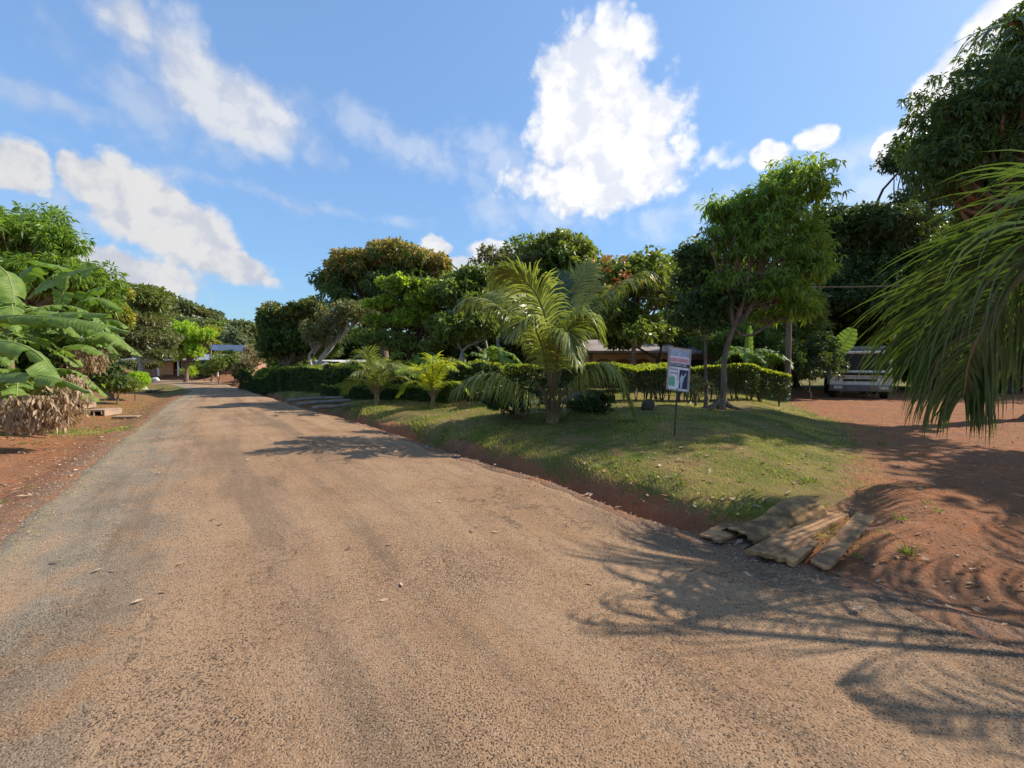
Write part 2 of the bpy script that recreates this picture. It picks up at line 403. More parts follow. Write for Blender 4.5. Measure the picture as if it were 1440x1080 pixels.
def resample(P, n, dens):
    L = np.concatenate([[0], np.cumsum(np.linalg.norm(np.diff(P, axis=0), axis=1))])
    return np.stack([np.interp(dens * L[-1], L, P[:, k]) for k in (0, 1)], -1)
def make_road():
    n = 900; k = 46
    s = np.linspace(0, 1, n)
    # pair the two edges by arclength from the stretch beside the camera
    A = resample(LE, n, s); B = resample(RE, n, s)
    # align: for each left point take the nearest point of the right edge, kept monotonic
    fine = resample(RE, 6000, np.linspace(0, 1, 6000))
    j = np.array([np.argmin(((fine - a) ** 2).sum(1)) for a in A]); j = np.maximum.accumulate(j)
    js = np.convolve(np.pad(j, 20, 'edge'), np.ones(41) / 41, 'valid')
    B = fine[js.astype(int)]
    A = A + 0.0
    v = np.linspace(0, 1, k)
    P = A[:, None] * (1 - v[None, :, None]) + B[:, None] * v[None, :, None]
    e0 = 0.05 * fbm(A[:, 0], A[:, 1], 4, 9, 4); e1 = 0.05 * fbm(B[:, 0], B[:, 1], 4, 11, 4)
    d = nrm(B - A)
    P += d[:, None] * (e0[:, None] * (1 - v[None]) ** 8 - e1[:, None] * v[None] ** 8)[..., None]
    Z = 0.03 * (1 - (2 * v - 1) ** 2)[None] + 0.004 * fbm(P[..., 0], P[..., 1], 1.2, 21, 3)
    Z[:, 0] = -0.09; Z[:, -1] = -0.09
    P[:, 0] -= d * 0.03; P[:, -1] += d * 0.03
    b = MB(); i = np.arange(n - 1)[:, None] * k + np.arange(k - 1)[None]
    b.add(np.concatenate([P, Z[..., None]], -1), np.stack([i, i + 1, i + k + 1, i + k], -1).reshape(-1, 4))
    m, nt = newmat('chip_seal_road')
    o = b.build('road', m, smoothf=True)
    at = o.data.attributes.new('across', 'FLOAT', 'POINT'); at.data.foreach_set('value', np.tile(v, n).astype(np.float32))
    mid_ = (A + B) / 2; al_ = np.concatenate([[0], np.cumsum(np.linalg.norm(np.diff(mid_, axis=0), axis=1))])
    at = o.data.attributes.new('along', 'FLOAT', 'POINT'); at.data.foreach_set('value', np.repeat(al_, k).astype(np.float32))
    W = np.linalg.norm(B - A, axis=1)
    ac = N(nt, 'ShaderNodeAttribute', attribute_name='across').outputs['Fac']
    p = pos(nt)
    n1 = noise(nt, 0.35, 5, 0.6, p); n2 = noise(nt, 2.2, 6, 0.62, p, 1); n3 = noise(nt, 14, 5, 0.6, p, 2); nf = noise(nt, 120, 4, 0.7, p, 5)
    vo = N(nt, 'ShaderNodeTexVoronoi', inp={'Vector': p, 'Scale': 95.0, 'Randomness': 1.0})
    vo2 = N(nt, 'ShaderNodeTexVoronoi', inp={'Vector': p, 'Scale': 48.0, 'Randomness': 1.0})
    dust = mixc(nt, smooth(nt, n2, 0.35, 0.65), (0.39, 0.228, 0.122), (0.44, 0.27, 0.150))
    dust = mixc(nt, smooth(nt, n1, 0.4, 0.65, 0, 0.75), dust, (0.36, 0.195, 0.092))
    grey = mixc(nt, smooth(nt, n2, 0.35, 0.65), (0.26, 0.21, 0.15), (0.34, 0.275, 0.195))
    a2 = M_(nt, 'ADD', ac, M_(nt, 'MULTIPLY', M_(nt, 'SUBTRACT', n2, 0.5), 0.10))
    a2 = M_(nt, 'ADD', a2, M_(nt, 'MULTIPLY', M_(nt, 'SUBTRACT', n1, 0.5), 0.15))
    fd = smooth(nt, M_(nt, 'ADD', a2, M_(nt, 'MULTIPLY', smooth(nt, n2, .5, .62), .12)), 0.12, 0.34)
    c = mixc(nt, fd, grey, dust)
    # wheel tracks: slightly paler worn lines along the road
    tr1 = smooth(nt, M_(nt, 'ABSOLUTE', M_(nt, 'SUBTRACT', a2, 0.40)), 0.0, 0.09, 0.35, 0.0)
    c = mixc(nt, tr1, c, (0.38, 0.25, 0.155))
    tr2 = smooth(nt, M_(nt, 'ABSOLUTE', M_(nt, 'SUBTRACT', a2, 0.62)), 0.0, 0.05, 0.4, 0.0)
    c = mixc(nt, tr2, c, (0.19, 0.13, 0.085))
    al = N(nt, 'ShaderNodeAttribute', attribute_name='along').outputs['Fac']
    sv = N(nt, 'ShaderNodeCombineXYZ', inp={0: M_(nt, 'MULTIPLY', ac, 5.5), 1: M_(nt, 'MULTIPLY', al, 0.10)}).outputs[0]
    s1 = noise(nt, 1.6, 5, .62, sv); s2 = noise(nt, 6.0, 4, .6, sv, 3)
    c = mixc(nt, smooth(nt, s1, 0.49, 0.62, 0, 0.7), c, (0.22, 0.14, 0.085))
    c = mixc(nt, smooth(nt, s1, 0.49, 0.37, 0, 0.7), c, (0.46, 0.285, 0.16))
    c = mixc(nt, smooth(nt, s2, 0.56, 0.68, 0, 0.35), c, (0.24, 0.155, 0.095))
    # fine wandering cracks
    wv_ = N(nt, 'ShaderNodeTexVoronoi', feature='DISTANCE_TO_EDGE', inp={'Vector': N(nt, 'ShaderNodeVectorMath', operation='ADD', inp={0: sv, 1: N(nt, 'ShaderNodeVectorMath', operation='SCALE', inp={0: N(nt, 'ShaderNodeTexNoise', inp={'Vector': p, 'Scale': 1.6, 'Detail': 6.0, 'Roughness': .7}).outputs['Color'], 'Scale': .9}).outputs[0]}).outputs[0], 'Scale': .55})
    crk = M_(nt, 'MULTIPLY', smooth(nt, wv_.outputs['Distance'], 0.012, 0.0), smooth(nt, n1, .44, .58))
    c = mixc(nt, M_(nt, 'MULTIPLY', crk, .75), c, (0.06, 0.042, 0.03))
    # stone chips with their own tones, chip shadows painted dark into the tarry pits
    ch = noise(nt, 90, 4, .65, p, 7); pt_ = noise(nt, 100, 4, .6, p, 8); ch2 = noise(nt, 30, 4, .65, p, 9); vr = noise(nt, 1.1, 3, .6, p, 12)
    c = mixc(nt, smooth(nt, ch, 0.53, 0.64, 0, 0.8), c, (0.50, 0.375, 0.26))
    c = mixc(nt, smooth(nt, ch2, 0.50, 0.34, 0, 0.5), c, (0.15, 0.10, 0.065))
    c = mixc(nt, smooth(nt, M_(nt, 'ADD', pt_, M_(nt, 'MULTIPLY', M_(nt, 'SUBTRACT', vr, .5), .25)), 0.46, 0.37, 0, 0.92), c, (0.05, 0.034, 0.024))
    # a band of dry yellow straw dust near the left side
    yl = M_(nt, 'MULTIPLY', smooth(nt, M_(nt, 'ABSOLUTE', M_(nt, 'SUBTRACT', a2, 0.035)), 0, 0.06, 1, 0), smooth(nt, n3, 0.45, 0.6))
    c = mixc(nt, M_(nt, 'MULTIPLY', yl, 0.6), c, (0.44, 0.34, 0.15))
    h = M_(nt, 'ADD', M_(nt, 'MULTIPLY', pt_, 1.0), M_(nt, 'MULTIPLY', ch, 0.5))
    nb = bump(nt, n3, 0.5, 0.02)
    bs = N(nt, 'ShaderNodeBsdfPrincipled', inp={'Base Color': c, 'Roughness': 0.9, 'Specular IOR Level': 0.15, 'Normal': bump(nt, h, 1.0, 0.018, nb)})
    out(nt, bs.outputs[0])
    tag(o, kind='structure')
make_road()

# ------------------------------------------------------------------ vegetation materials
LM = {}
LM['mango'] = leaf_mat('mango_leaf', (0.024, 0.048, 0.012), (0.075, 0.115, 0.024), trans=0.33)
LM['mangoy'] = leaf_mat('young_mango_leaf', (0.035, 0.075, 0.014), (0.14, 0.22, 0.030), trans=0.45)
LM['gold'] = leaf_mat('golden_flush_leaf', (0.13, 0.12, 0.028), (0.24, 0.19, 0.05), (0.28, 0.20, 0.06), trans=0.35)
LM['yellow'] = leaf_mat('yellow_flush_leaf', (0.16, 0.18, 0.02), (0.30, 0.26, 0.03), trans=0.3)
LM['lime'] = leaf_mat('lime_leaf', (0.11, 0.19, 0.018), (0.24, 0.34, 0.035), trans=0.45)
LM['mid'] = leaf_mat('mid_green_leaf', (0.038, 0.070, 0.015), (0.115, 0.16, 0.030), (0.12, 0.14, 0.035), trans=0.36)
LM['dark'] = leaf_mat('dark_leaf', (0.020, 0.040, 0.012), (0.060, 0.092, 0.022), trans=0.30)
LM['olive'] = leaf_mat('olive_leaf', (0.07, 0.085, 0.028), (0.12, 0.125, 0.045), trans=0.3)
LM['tan'] = leaf_mat('tan_leaf', (0.12, 0.11, 0.05), (0.20, 0.17, 0.085), trans=0.25)
LM['far'] = leaf_mat('far_haze_leaf', (0.07, 0.10, 0.045), (0.13, 0.155, 0.07), (0.11, 0.13, 0.07), trans=0.25, big=0.06)  # distance haze put into the leaf colour as a paler, greyer green
LM['hedge'] = leaf_mat('hedge_leaf', (0.016, 0.032, 0.009), (0.042, 0.070, 0.015), trans=0.28)
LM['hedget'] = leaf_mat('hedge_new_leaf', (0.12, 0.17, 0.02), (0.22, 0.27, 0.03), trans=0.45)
LM['orange'] = leaf_mat('orange_blossom', (0.32, 0.10, 0.025), (0.50, 0.19, 0.04), trans=0.25, tcol=(0.6, 0.25, 0.06))
LM['red'] = leaf_mat('red_blossom', (0.5, 0.03, 0.03), (0.7, 0.06, 0.05), trans=0.3, tcol=(0.8, 0.08, 0.05))
LM['palm'] = leaf_mat('palm_leaflet', (0.12, 0.14, 0.035), (0.23, 0.235, 0.07), trans=0.35, rough=0.4, spec=0.35, tcol=(0.42, 0.50, 0.06))
LM['palmd'] = leaf_mat('dark_palm_leaflet', (0.016, 0.036, 0.012), (0.034, 0.065, 0.020), trans=0.24, rough=0.33, spec=0.55, tcol=(0.21, 0.33, 0.03))
LM['palmy'] = leaf_mat('yellow_palm_leaflet', (0.15, 0.22, 0.02), (0.28, 0.32, 0.035), trans=0.4, rough=0.35)
LM['dry'] = leaf_mat('dry_leaf', (0.12, 0.08, 0.05), (0.34, 0.255, 0.175), trans=0.2, rough=0.8)
LM['cluster'] = leaf_mat('litter_leaf', (0.13, 0.07, 0.04), (0.36, 0.26, 0.18), trans=0.1, rough=0.9, spec=.1)
LM['blade'] = leaf_mat('grass_blade', (0.10, 0.13, 0.02), (0.27, 0.27, 0.05), (0.34, 0.25, 0.09), trans=0.35, rough=0.6, big=1.3)
BARK = simple_mat('bark', (0.13, 0.085, 0.055), (0.24, 0.17, 0.115), 0.9, 9, 0.9, 0.02, 30, stretch=(1, 1, 0.3))
BARKP = simple_mat('pale_bark', (0.30, 0.27, 0.23), (0.42, 0.38, 0.33), 0.9, 7, 0.6, 0.01, 25)
BARKD = simple_mat('dark_bark', (0.05, 0.038, 0.028), (0.10, 0.075, 0.055), 0.9, 7, 0.8, 0.02, 25)
PALMST = simple_mat('palm_stem', (0.13, 0.12, 0.05), (0.20, 0.12, 0.055), 0.55, 5, 0.3, 0.01, 20, spec=0.4)

def leafquads(rg, P, D, L, W, droop=0.25):
    n = len(P)
    D = nrm(D); rn = nrm(rg.normal(size=(n, 3)))
    S = nrm(np.cross(D, rn)); U = np.cross(S, D)
    L = np.asarray(L)[:, None] if np.ndim(L) else np.full((n, 1), L)
    W = np.asarray(W)[:, None] if np.ndim(W) else np.full((n, 1), W)
    mid = P + D * L * 0.45
    tip = P + D * L + np.array([0, 0, -1.0]) * L * droop
    a = mid + S * W / 2 + U * W * 0.15; b_ = mid - S * W / 2 + U * W * 0.15
    return np.stack([P, a, tip, b_], 1)

def sph(rg, n):
    return nrm(rg.normal(size=(n, 3)))
def lumps_of(rg, ells, m, rel):
    Lp = []
    for e in ells:
        c, r = np.array(e[0]), np.array(e[1])
        k = int(m * (e[2] if len(e) > 2 else 1))
        d = sph(rg, k); d[:, 2] = np.where(d[:, 2] < -0.35, -d[:, 2] * 0.6, d[:, 2]); d = nrm(d)
        pr = rg.uniform(0.45, 0.86, (k, 1))
        for dd, pp in zip(d, pr):
            Lp.append((c + dd * pp * r, np.minimum(r, r.min() * 1.7) * rel * rg.uniform(0.65, 1.3), c))
        Lp.append((c, r * 0.55, c))
    return Lp
def foliage(rg, Lp, n, ll, lw, droop=0.3, per=7, out_=0.6, spread=0.10, jag=0.3, fill=0.3):
    """n leaves in twig rosettes spread over the lumps"""
    vol = np.array([np.prod(r) ** (0.62) for _, r, _ in Lp]); vol /= vol.sum()
    nt_ = max(1, n // per)
    idx = rg.choice(len(Lp), nt_, p=vol)
    C = np.array([c for c, _, _ in Lp])[idx]; Rr = np.array([r for _, r, _ in Lp])[idx]
    d = sph(rg, nt_)
    rad = np.where(rg.random(nt_) < fill, rg.random(nt_) * 0.8, 1 - np.abs(rg.normal(0, jag * 0.5, nt_)))[:, None]
    rad = np.where(rg.random((nt_, 1)) < 0.06, rad * rg.uniform(1.05, 1.35, (nt_, 1)), rad)
    T = C + d * rad * Rr
    P = np.repeat(T, per, 0); Do = np.repeat(d, per, 0)
    k = len(P)
    rd = sph(rg, k)
    D = rd * 1.0 + Do * out_ + np.array([0, 0, -droop])
    L = ll * rg.uniform(0.6, 1.25, k); W = lw * rg.uniform(0.7, 1.2, k)
    P = P + rd * spread * rg.random((k, 1)) * ll * 2
    return leafquads(rg, P, D, L, W, droop * 0.5)

def limb(b, rg, A, B, r0, r1, k=6, sag=0.12, n=7, wob=1.0):
    A = np.array(A, float); B = np.array(B, float); t = np.linspace(0, 1, n)[:, None]
    L = np.linalg.norm(B - A); off = rg.normal(size=3) * L * 0.08 * wob; off2 = rg.normal(size=3) * L * 0.04 * wob
    P = A + (B - A) * t + np.sin(t * np.pi) * off + np.sin(t * 2 * np.pi) * off2 + np.array([0, 0, 1]) * np.sin(t * np.pi) * -sag * L * 0.4
    b.tube(P, r0 + (r1 - r0) * t[:, 0] ** 0.8, k)
    return P
def ell(px, py, hw, hh, Y, w=1.0, dy=1.0):
    c = pt(px, py, Y); s = Y / F
    return (c, (hw * s, hw * s * dy, hh * s), w)

def tree(name, label, base, ells, leaves, bark=None, tr=0.18, fork=None, m=14, rel=0.42, seed=1, group=None, twigs=1,
         parts=None, cat='tree', stems=1, limbs=True, root=None):
    """base: world point; leaves: list of (child name, material, n, len, width, kwargs, filter)"""
    rg = np.random.default_rng(seed)
    base = np.array(base, float)
    t = root or empty(name, base, label, cat, group)
    Lp = lumps_of(rg, ells, m, rel)
    b = MB()
    cen = np.mean([e[0] for e in ells], 0); low = min(e[0][2] - e[1][2] for e in ells)
    if fork is None: fork = max(0.8, (low - base[2]) * 0.9 + 0.3)
    tops = []
    for sidx in range(stems):
        off = rg.normal(size=3) * (0.25 if stems > 1 else 0); off[2] = 0
        F0 = base + off; ftop = F0 + np.array([(cen[0] - base[0]) * 0.25 + off[0] * 2, (cen[1] - base[1]) * 0.25, fork])
        P = limb(b, rg, F0 + [0, 0, -0.15], ftop, tr * (1.0 if stems == 1 else 0.7), tr * 0.62, 9, 0.0, 9, .35)
        b.tube([F0 + [0, 0, -0.1], F0 + [0, 0, 0.12], F0 + [0, 0, 0.35]], [tr * 1.7, tr * 1.25, tr * 0.95], 9)
        tops.append(ftop)
    if limbs:
        for i, e in enumerate(ells):
            tp = tops[i % len(tops)]
            c = e[0] - np.array([0, 0, e[1][2] * 0.25])
            limb(b, rg, tp, c, tr * 0.55, tr * 0.25, 6)
            for L_ in Lp:
                if L_[2] is e[0] or np.allclose(L_[2], e[0]):
                    st = tp + (c - tp) * rg.uniform(0.35, 1.0)
                    limb(b, rg, st, L_[0], tr * 0.24, tr * 0.07, 5)
                    for q in range(twigs):
                        limb(b, rg, L_[0] + (st - L_[0]) * rg.uniform(0, .5), L_[0] + sph(rg, 1)[0] * L_[1] * 0.8, tr * 0.09, tr * 0.03, 4, n=4)
    b.build('trunk', bark or BARK, t, True)
    for (cn, mat, n, ll, lw, kw, flt) in leaves:
        LL = [l for l in Lp if flt is None or flt(l[0])] or Lp
        q = MB(); q.quads(foliage(rg, LL, n, ll, lw, **kw)); q.build(cn, LM[mat], t)
    return t

# ------------------------------------------------------------------ palms
def curve(P, n):
    """Catmull-Rom through P"""
    P = np.array(P, float); P = np.vstack([2 * P[0] - P[1], P, 2 * P[-1] - P[-2]]); o = []
    m = len(P) - 3
    for u in np.linspace(0, m - 1e-6, n):
        i = int(u); t = u - i; a, b_, c, d = P[i:i + 4]
        o.append(0.5 * ((2 * b_) + (c - a) * t + (2 * a - 5 * b_ + 4 * c - d) * t * t + (3 * b_ - a - 3 * c + d) * t ** 3))
    return np.array(o)
def frond(name, P, L, nl, parent, mats, seed=0, r0=0.03, twist=0.0, droop=0.6, start=0.12, ang=40, wid=0.035, side=None, segs=4, ragged=0.15, both=(1, -1), lift=0.15):
    rg = np.random.default_rng(seed)
    C = curve(P, 40); b = MB()
    tt = np.linspace(0, 1, 40)
    b.tube(C, r0 * (1 - tt) ** 0.8 + 0.004, 5, 1)
    t = np.linspace(start, 1.0, nl)
    for s in both:
        u = t + rg.normal(0, 0.004, nl); u = np.clip(u, 0, 0.999)
        X = np.stack([np.interp(u, tt, C[:, k]) for k in range(3)], -1)
        G = np.gradient(C, axis=0); T = nrm(np.stack([np.interp(u, tt, G[:, k]) for k in range(3)], -1))
        ref = np.array([0, 0, 1.0]) if side is None else np.array(side, float)
        S = nrm(np.cross(T, ref)); U = nrm(np.cross(S, T))
        tw = twist + rg.normal(0, ragged * 0.6, nl)
        S2 = S * np.cos(tw)[:, None] + U * np.sin(tw)[:, None]
        U2 = nrm(np.cross(S2, T))
        prof = np.clip(np.sin(np.pi * (0.16 + 0.78 * (u - start) / (1 - start))), 0.1, 1) ** 0.7
        Ln = L * prof * (1 + rg.normal(0, ragged * 0.5, nl))
        A = R(ang) + 0.5 * (u - start) + rg.normal(0, ragged * 0.5, nl)
        D = s * S2 * np.cos(A)[:, None] + T * np.sin(A)[:, None] + U2 * lift + rg.normal(0, 0.05, (nl, 3))
        D = nrm(D)
        pts = [X]; dirs = [D]
        cur = X; dd = D
        dr_ = droop * (1 + rg.normal(0, 0.25, nl))
        for q in range(segs):
            dd = nrm(dd + np.array([0, 0, -1.0]) * (dr_ * (q + 0.6) / segs)[:, None])
            cur = cur + dd * (Ln / segs)[:, None]
            pts.append(cur); dirs.append(dd)
        wv = nrm(np.cross(D, U2) + 0.0)
        wp = [0.55, 1.0, 0.9, 0.6, 0.06] if segs == 4 else list(np.interp(np.linspace(0, 1, segs + 1), [0, .25, .5, .75, 1], [.55, 1, .9, .6, .06]))
        rows = []
        for q in range(segs + 1):
            wd = nrm(np.cross(dirs[q], U2)); 
            rows.append(pts[q] - wd * wid * wp[q] * 0.5); rows.append(pts[q] + wd * wid * wp[q] * 0.5)
        V = np.stack(rows, 1)               # nl, 2*(segs+1), 3
        base_ = np.arange(nl)[:, None] * (2 * segs + 2)
        Fs = np.concatenate([np.stack([base_[:, 0] + 2 * q, base_[:, 0] + 2 * q + 1, base_[:, 0] + 2 * q + 3, base_[:, 0] + 2 * q + 2], -1) for q in range(segs)])
        b.add(V, Fs, 0)
    return b.build(name, mats, parent)

# main coconut palm ------------------------------------------------
pb = hit(777, 594)
PY = pb[1]
palm = empty('coconut_palm', pb, 'large bushy young coconut palm with arching silvery green fronds in front of the hedge', 'palm', 'young coconut palms along the road')
b = MB()
rg = np.random.default_rng(3)
b.tube([pb + [0, 0, -0.2], pb + [0, 0, .1], pb + [0.0, 0, .3], pb + [0.02, 0, .5]], [0.18, 0.15, 0.10, 0.05], 12)
for k in range(26):
    a = rg.uniform(0, 6.28); r = rg.uniform(.06, .15); z0 = rg.uniform(0, .6)
    d = np.array([math.cos(a), math.sin(a), 0])
    b.tube([pb + d * r + [0, 0, z0 * .6], pb + d * (r + .05) + [0, 0, z0 * .6 + .2], pb + d * (r + .06 + rg.random() * .2) + [0, 0, z0 * .6 + .4]], [.035, .02, .006], 5)
b.build('trunk', PALMST, palm, True)
def fpx(lst):   # (px,py,dY)
    return [pt(x, y, PY + d) for x, y, d in lst]
C0 = (777, 575, 0)
spec = [
 ([C0, (755, 560, -.1), (735, 550, -.3), (705, 531, -.5), (671, 529, -.6), (640, 548, -.7)], .95, 60, 0.0, 1.1, None, 'palm'),
 ([C0, (800, 545, -.1), (825, 522, -.3), (848, 514, -.4), (872, 538, -.5), (893, 578, -.6)], .95, 60, 0.0, 1.1, None, 'palm'),
 ([(777, 560, .1), (771, 505, .1), (742, 470, .1), (704, 433, 0), (668, 419, 0), (643, 430, -.1)], .70, 62, 0.1, 1.1, None, 'palm'),
 ([(777, 560, .1), (770, 495, .3), (747, 440, .5), (722, 414, .6), (690, 412, .7)], .8, 60, .5, 0.8, None, 'palm'),
 ([(777, 560, 0), (774, 480, -.2), (757, 420, -.4), (730, 389, -.6), (700, 381, -.7)], .85, 60, -.5, 0.7, None, 'palm'),
 ([(778, 560, 0), (781, 470, 0), (785, 420, 0.05), (793, 388, 0.1)], .55, 44, 0, 0.12, (0, 1, 0.0), 'palmd'),
 ([(778, 560, 0), (792, 462, .1), (808, 409, .2), (831, 374, .3)], .70, 50, 0.2, 0.25, (0, 1, 0.0), 'palm'),
 ([(778, 560, 0), (797, 468, .5), (820, 425, .8), (850, 405, 1.0)], .75, 50, .3, 0.6, None, 'palm'),
 ([(778, 560, 0), (800, 490, .2), (830, 440, .3), (863, 406, .3), (900, 386, .3), (922, 398, .2)], .7, 50, 0.1, 1.0, None, 'palm'),
 ([(778, 560, 0), (786, 500, -.3), (802, 460, -.6), (824, 445, -.8), (848, 476, -.9)], .75, 56, 0.2, 0.9, None, 'palm'),
 ([(777, 560, 0), (783, 510, -.5), (790, 475, -1.0), (800, 470, -1.4), (812, 510, -1.6)], .7, 50, 0, 0.8, None, 'palm'),
 ([(777, 560, 0), (765, 500, -.5), (752, 462, -1.0), (738, 450, -1.3), (720, 470, -1.5)], .7, 50, 0, 0.8, None, 'palm'),
 ([(777, 560, 0), (775, 490, .8), (765, 440, 1.4), (750, 420, 1.8)], .8, 50, 0, 0.5, None, 'palmd'),
 ([(777, 560, 0), (790, 500, .9), (800, 450, 1.4), (812, 432, 1.9)], .8, 50, 0, 0.5, None, 'palmd'),
 ([(777, 572, 0), (800, 560, .5), (830, 548, .9), (860, 560, 1.1)], .6, 40, 0, 1.0, None, 'palmd'),
 ([(777, 572, 0), (750, 560, .4), (720, 552, .7), (695, 570, .9)], .6, 40, 0, 1.0, None, 'palmd'),
]
for i, (P, L, nl, tw, dr_, sd, mt) in enumerate(spec):
    frond('frond', fpx(P), L, int(nl * 1.9), palm, [LM[mt], PALMST], 40 + i, 0.026, tw, dr_, 0.17 if i < 14 else .12, 38, 0.036, sd)
# bare brown stalks at its foot
for k in range(9):
    a = rg.uniform(0, 6.28); d = np.array([math.cos(a), math.sin(a), 0])
    b = MB(); L = rg.uniform(.5, .9)
    b.tube(curve([pb + d * .1 + [0, 0, .25], pb + d * .25 * L + [0, 0, .8 * L], pb + d * .55 * L + [0, 0, 1.15 * L]], 8), np.linspace(.028, .012, 8), 5)
    b.build('leaf_stalk', PALMST, palm, True)

def small_palm(px, py, name_label, mat, nf, size, seed, spec=None, wid=0.035, group='young coconut palms along the road'):
    p0 = hit(px, py); rg = np.random.default_rng(seed)
    o = empty('coconut_palm', p0, name_label, 'palm', group)
    b = MB(); b.tube([p0 + [0, 0, -.1], p0 + [0, 0, .3 * size]], [.10 * size, .05 * size], 8)
    b.build('trunk', PALMST, o, True)
    for i in range(nf):
        a = i * 2.4 + rg.uniform(-.3, .3); up = rg.uniform(.9, 1.5) if i % 3 else rg.uniform(.5, .9)
        d = np.array([math.cos(a), math.sin(a), 0]); L = size * rg.uniform(.8, 1.1)
        s = p0 + [0, 0, .2 * size]
        if up > .85: P = [s, s + d * .18 * L + [0, 0, .55 * L], s + d * .5 * L + [0, 0, .95 * L * up / 1.2], s + d * .95 * L + [0, 0, .95 * L * up / 1.2 - .1 * L]]
        else: P = [s, s + d * .3 * L + [0, 0, .45 * L], s + d * .75 * L + [0, 0, .55 * L], s + d * 1.15 * L + [0, 0, .15 * L]]
        frond('frond', P, .42 * size, 36, o, [LM[mat], PALMST], seed * 10 + i, .016 * size, rg.normal(0, .3), .5, .2, 40, wid)
    return o
small_palm(530, 570, 'medium grey green coconut palm with an arching dry frond, left of the small yellow palm', 'palm', 12, 1.35, 5)
small_palm(609, 573, 'small bright yellow green coconut palm in front of the clipped low hedge', 'palmy', 11, 1.15, 6)
small_palm(478, 556, 'low drooping coconut palm beside the hedge, farthest young palm along the road', 'palmd', 9, 1.0, 8)

# big coconut palm at the right edge -------------------------------
tb = np.array([7.8, 3.0, gz(7.8, 3.0)])
palm2 = empty('coconut_palm', tb, 'big coconut palm whose dark shiny fronds hang into view at the right edge', 'palm', 'young coconut palms along the road')
cr = tb + np.array([0, 0, 2.6])
b = MB(); b.tube([tb + [0, 0, -.2], tb + [.05, 0, .6], tb + [0, 0, 1.6], cr], [.3, .2, .17, .15], 12); b.build('trunk', BARK, palm2, True)
def near(px, py, Y): return pt(px, py, Y)
rf = [
 # frond reaching left over the drive, leaflets sweeping down-left
 ([cr, near(1610, 275, 4.2), near(1500, 305, 4.5), near(1400, 370, 4.8), near(1325, 440, 5.1), near(1290, 500, 5.3)], 1.45, 165, .0, .32, (0, 1, .25), 46, .027, .12),
 # frond nearer the camera, arching down
 ([cr, near(1570, 300, 3.4), near(1480, 350, 3.5), near(1405, 425, 3.7), near(1366, 495, 3.8), near(1355, 555, 3.9)], 1.1, 130, .0, .95, (.1, 1, .2), 30, .024, .12),
 ([cr, near(1620, 260, 3.8), near(1500, 300, 4.4), near(1400, 385, 4.9), near(1335, 470, 5.2)], 1.1, 80, .1, .6, (0, 1, .3), 46, .024, .12),
 ([cr, near(1700, 250, 4.4), near(1580, 330, 5.2), near(1470, 430, 5.8), near(1400, 510, 6.0)], 1.1, 120, .1, .8, (0, 1, .4), 46, .03, .12),
 ([cr, cr + [-.3, -.9, .8], cr + [-.9, -2.1, 1.0], cr + [-1.4, -3.3, .5]], .95, 60, 0, .5, None, 40, .032, .15),
 ([cr, cr + [.5, -.9, .8], cr + [1.2, -2.0, .9], cr + [1.8, -3.0, .2]], .95, 50, 0, .5, None, 40, .032, .15),
 ([cr, cr + [.9, .1, .9], cr + [2.1, .2, 1.0], cr + [3.1, .3, .2]], .95, 50, 0, .5, None, 40, .032, .15),
 ([cr, cr + [.7, .9, 1.0], cr + [1.5, 1.9, 1.1], cr + [2.2, 2.9, .4]], .95, 50, 0, .5, None, 40, .032, .15),
 ([cr, cr + [.3, -.1, .9], cr + [.8, -.3, 1.6], cr + [1.4, -.5, 2.1]], .8, 40, 0, .2, (0, 1, 0), 40, .032, .15),
 ([cr, np.array([6.9, 3.0, 3.35]), np.array([5.8, 2.95, 3.2]), np.array([4.8, 2.85, 2.6])], .7, 60, 0, .6, None, 45, .024, .15),
 # tall frond whose tip shows in the top right corner
 ([cr, cr + [-1.0, -.4, 1.0], near(1520, 30, 2.2), near(1438, 34, 2.1)], .30, 26, .2, .5, None, 50, .02, .6),
]
for i, (P, L, nl, tw, dr_, sd, an, wd, st) in enumerate(rf):
    frond('frond', P, L, nl, palm2, [LM['palmd'], PALMST], 90 + i, .03, tw, dr_, st, an, wd, sd, segs=6)

# ------------------------------------------------------------------ bananas
def banana_mat():
    m, nt = newmat('banana_leaf')
    g = N(nt, 'ShaderNodeNewGeometry')
    uv = N(nt, 'ShaderNodeAttribute', attribute_name='along').outputs['Fac']
    rib = N(nt, 'ShaderNodeAttribute', attribute_name='rib').outputs['Fac']
    w = M_(nt, 'SINE', M_(nt, 'MULTIPLY', uv, 260.0))
    n = noise(nt, 5, 4, .6)
    c = mixc(nt, smooth(nt, n, .35, .65), (0.12, 0.20, 0.035), (0.23, 0.33, 0.07))
    c = mixc(nt, smooth(nt, w, -1, 1, 0, .25), c, (0.06, 0.12, 0.025))
    c = mixc(nt, rib, c, (0.36, 0.40, 0.14))
    pr = N(nt, 'ShaderNodeBsdfPrincipled', inp={'Base Color': c, 'Roughness': 0.5, 'Specular IOR Level': .3, 'Normal': bump(nt, w, .5, .004)})
    tr = N(nt, 'ShaderNodeBsdfTranslucent', inp={0: (0.26, 0.42, 0.04, 1)})
    mx = N(nt, 'ShaderNodeMixShader', inp={0: .35, 1: pr.outputs[0], 2: tr.outputs[0]})
    out(nt, mx.outputs[0]); return m
BAN = banana_mat()
BANST = simple_mat('banana_stem', (0.16, 0.17, 0.07), (0.22, 0.15, 0.08), .6, 4, .3, .01, 12, stretch=(1, 1, .2))
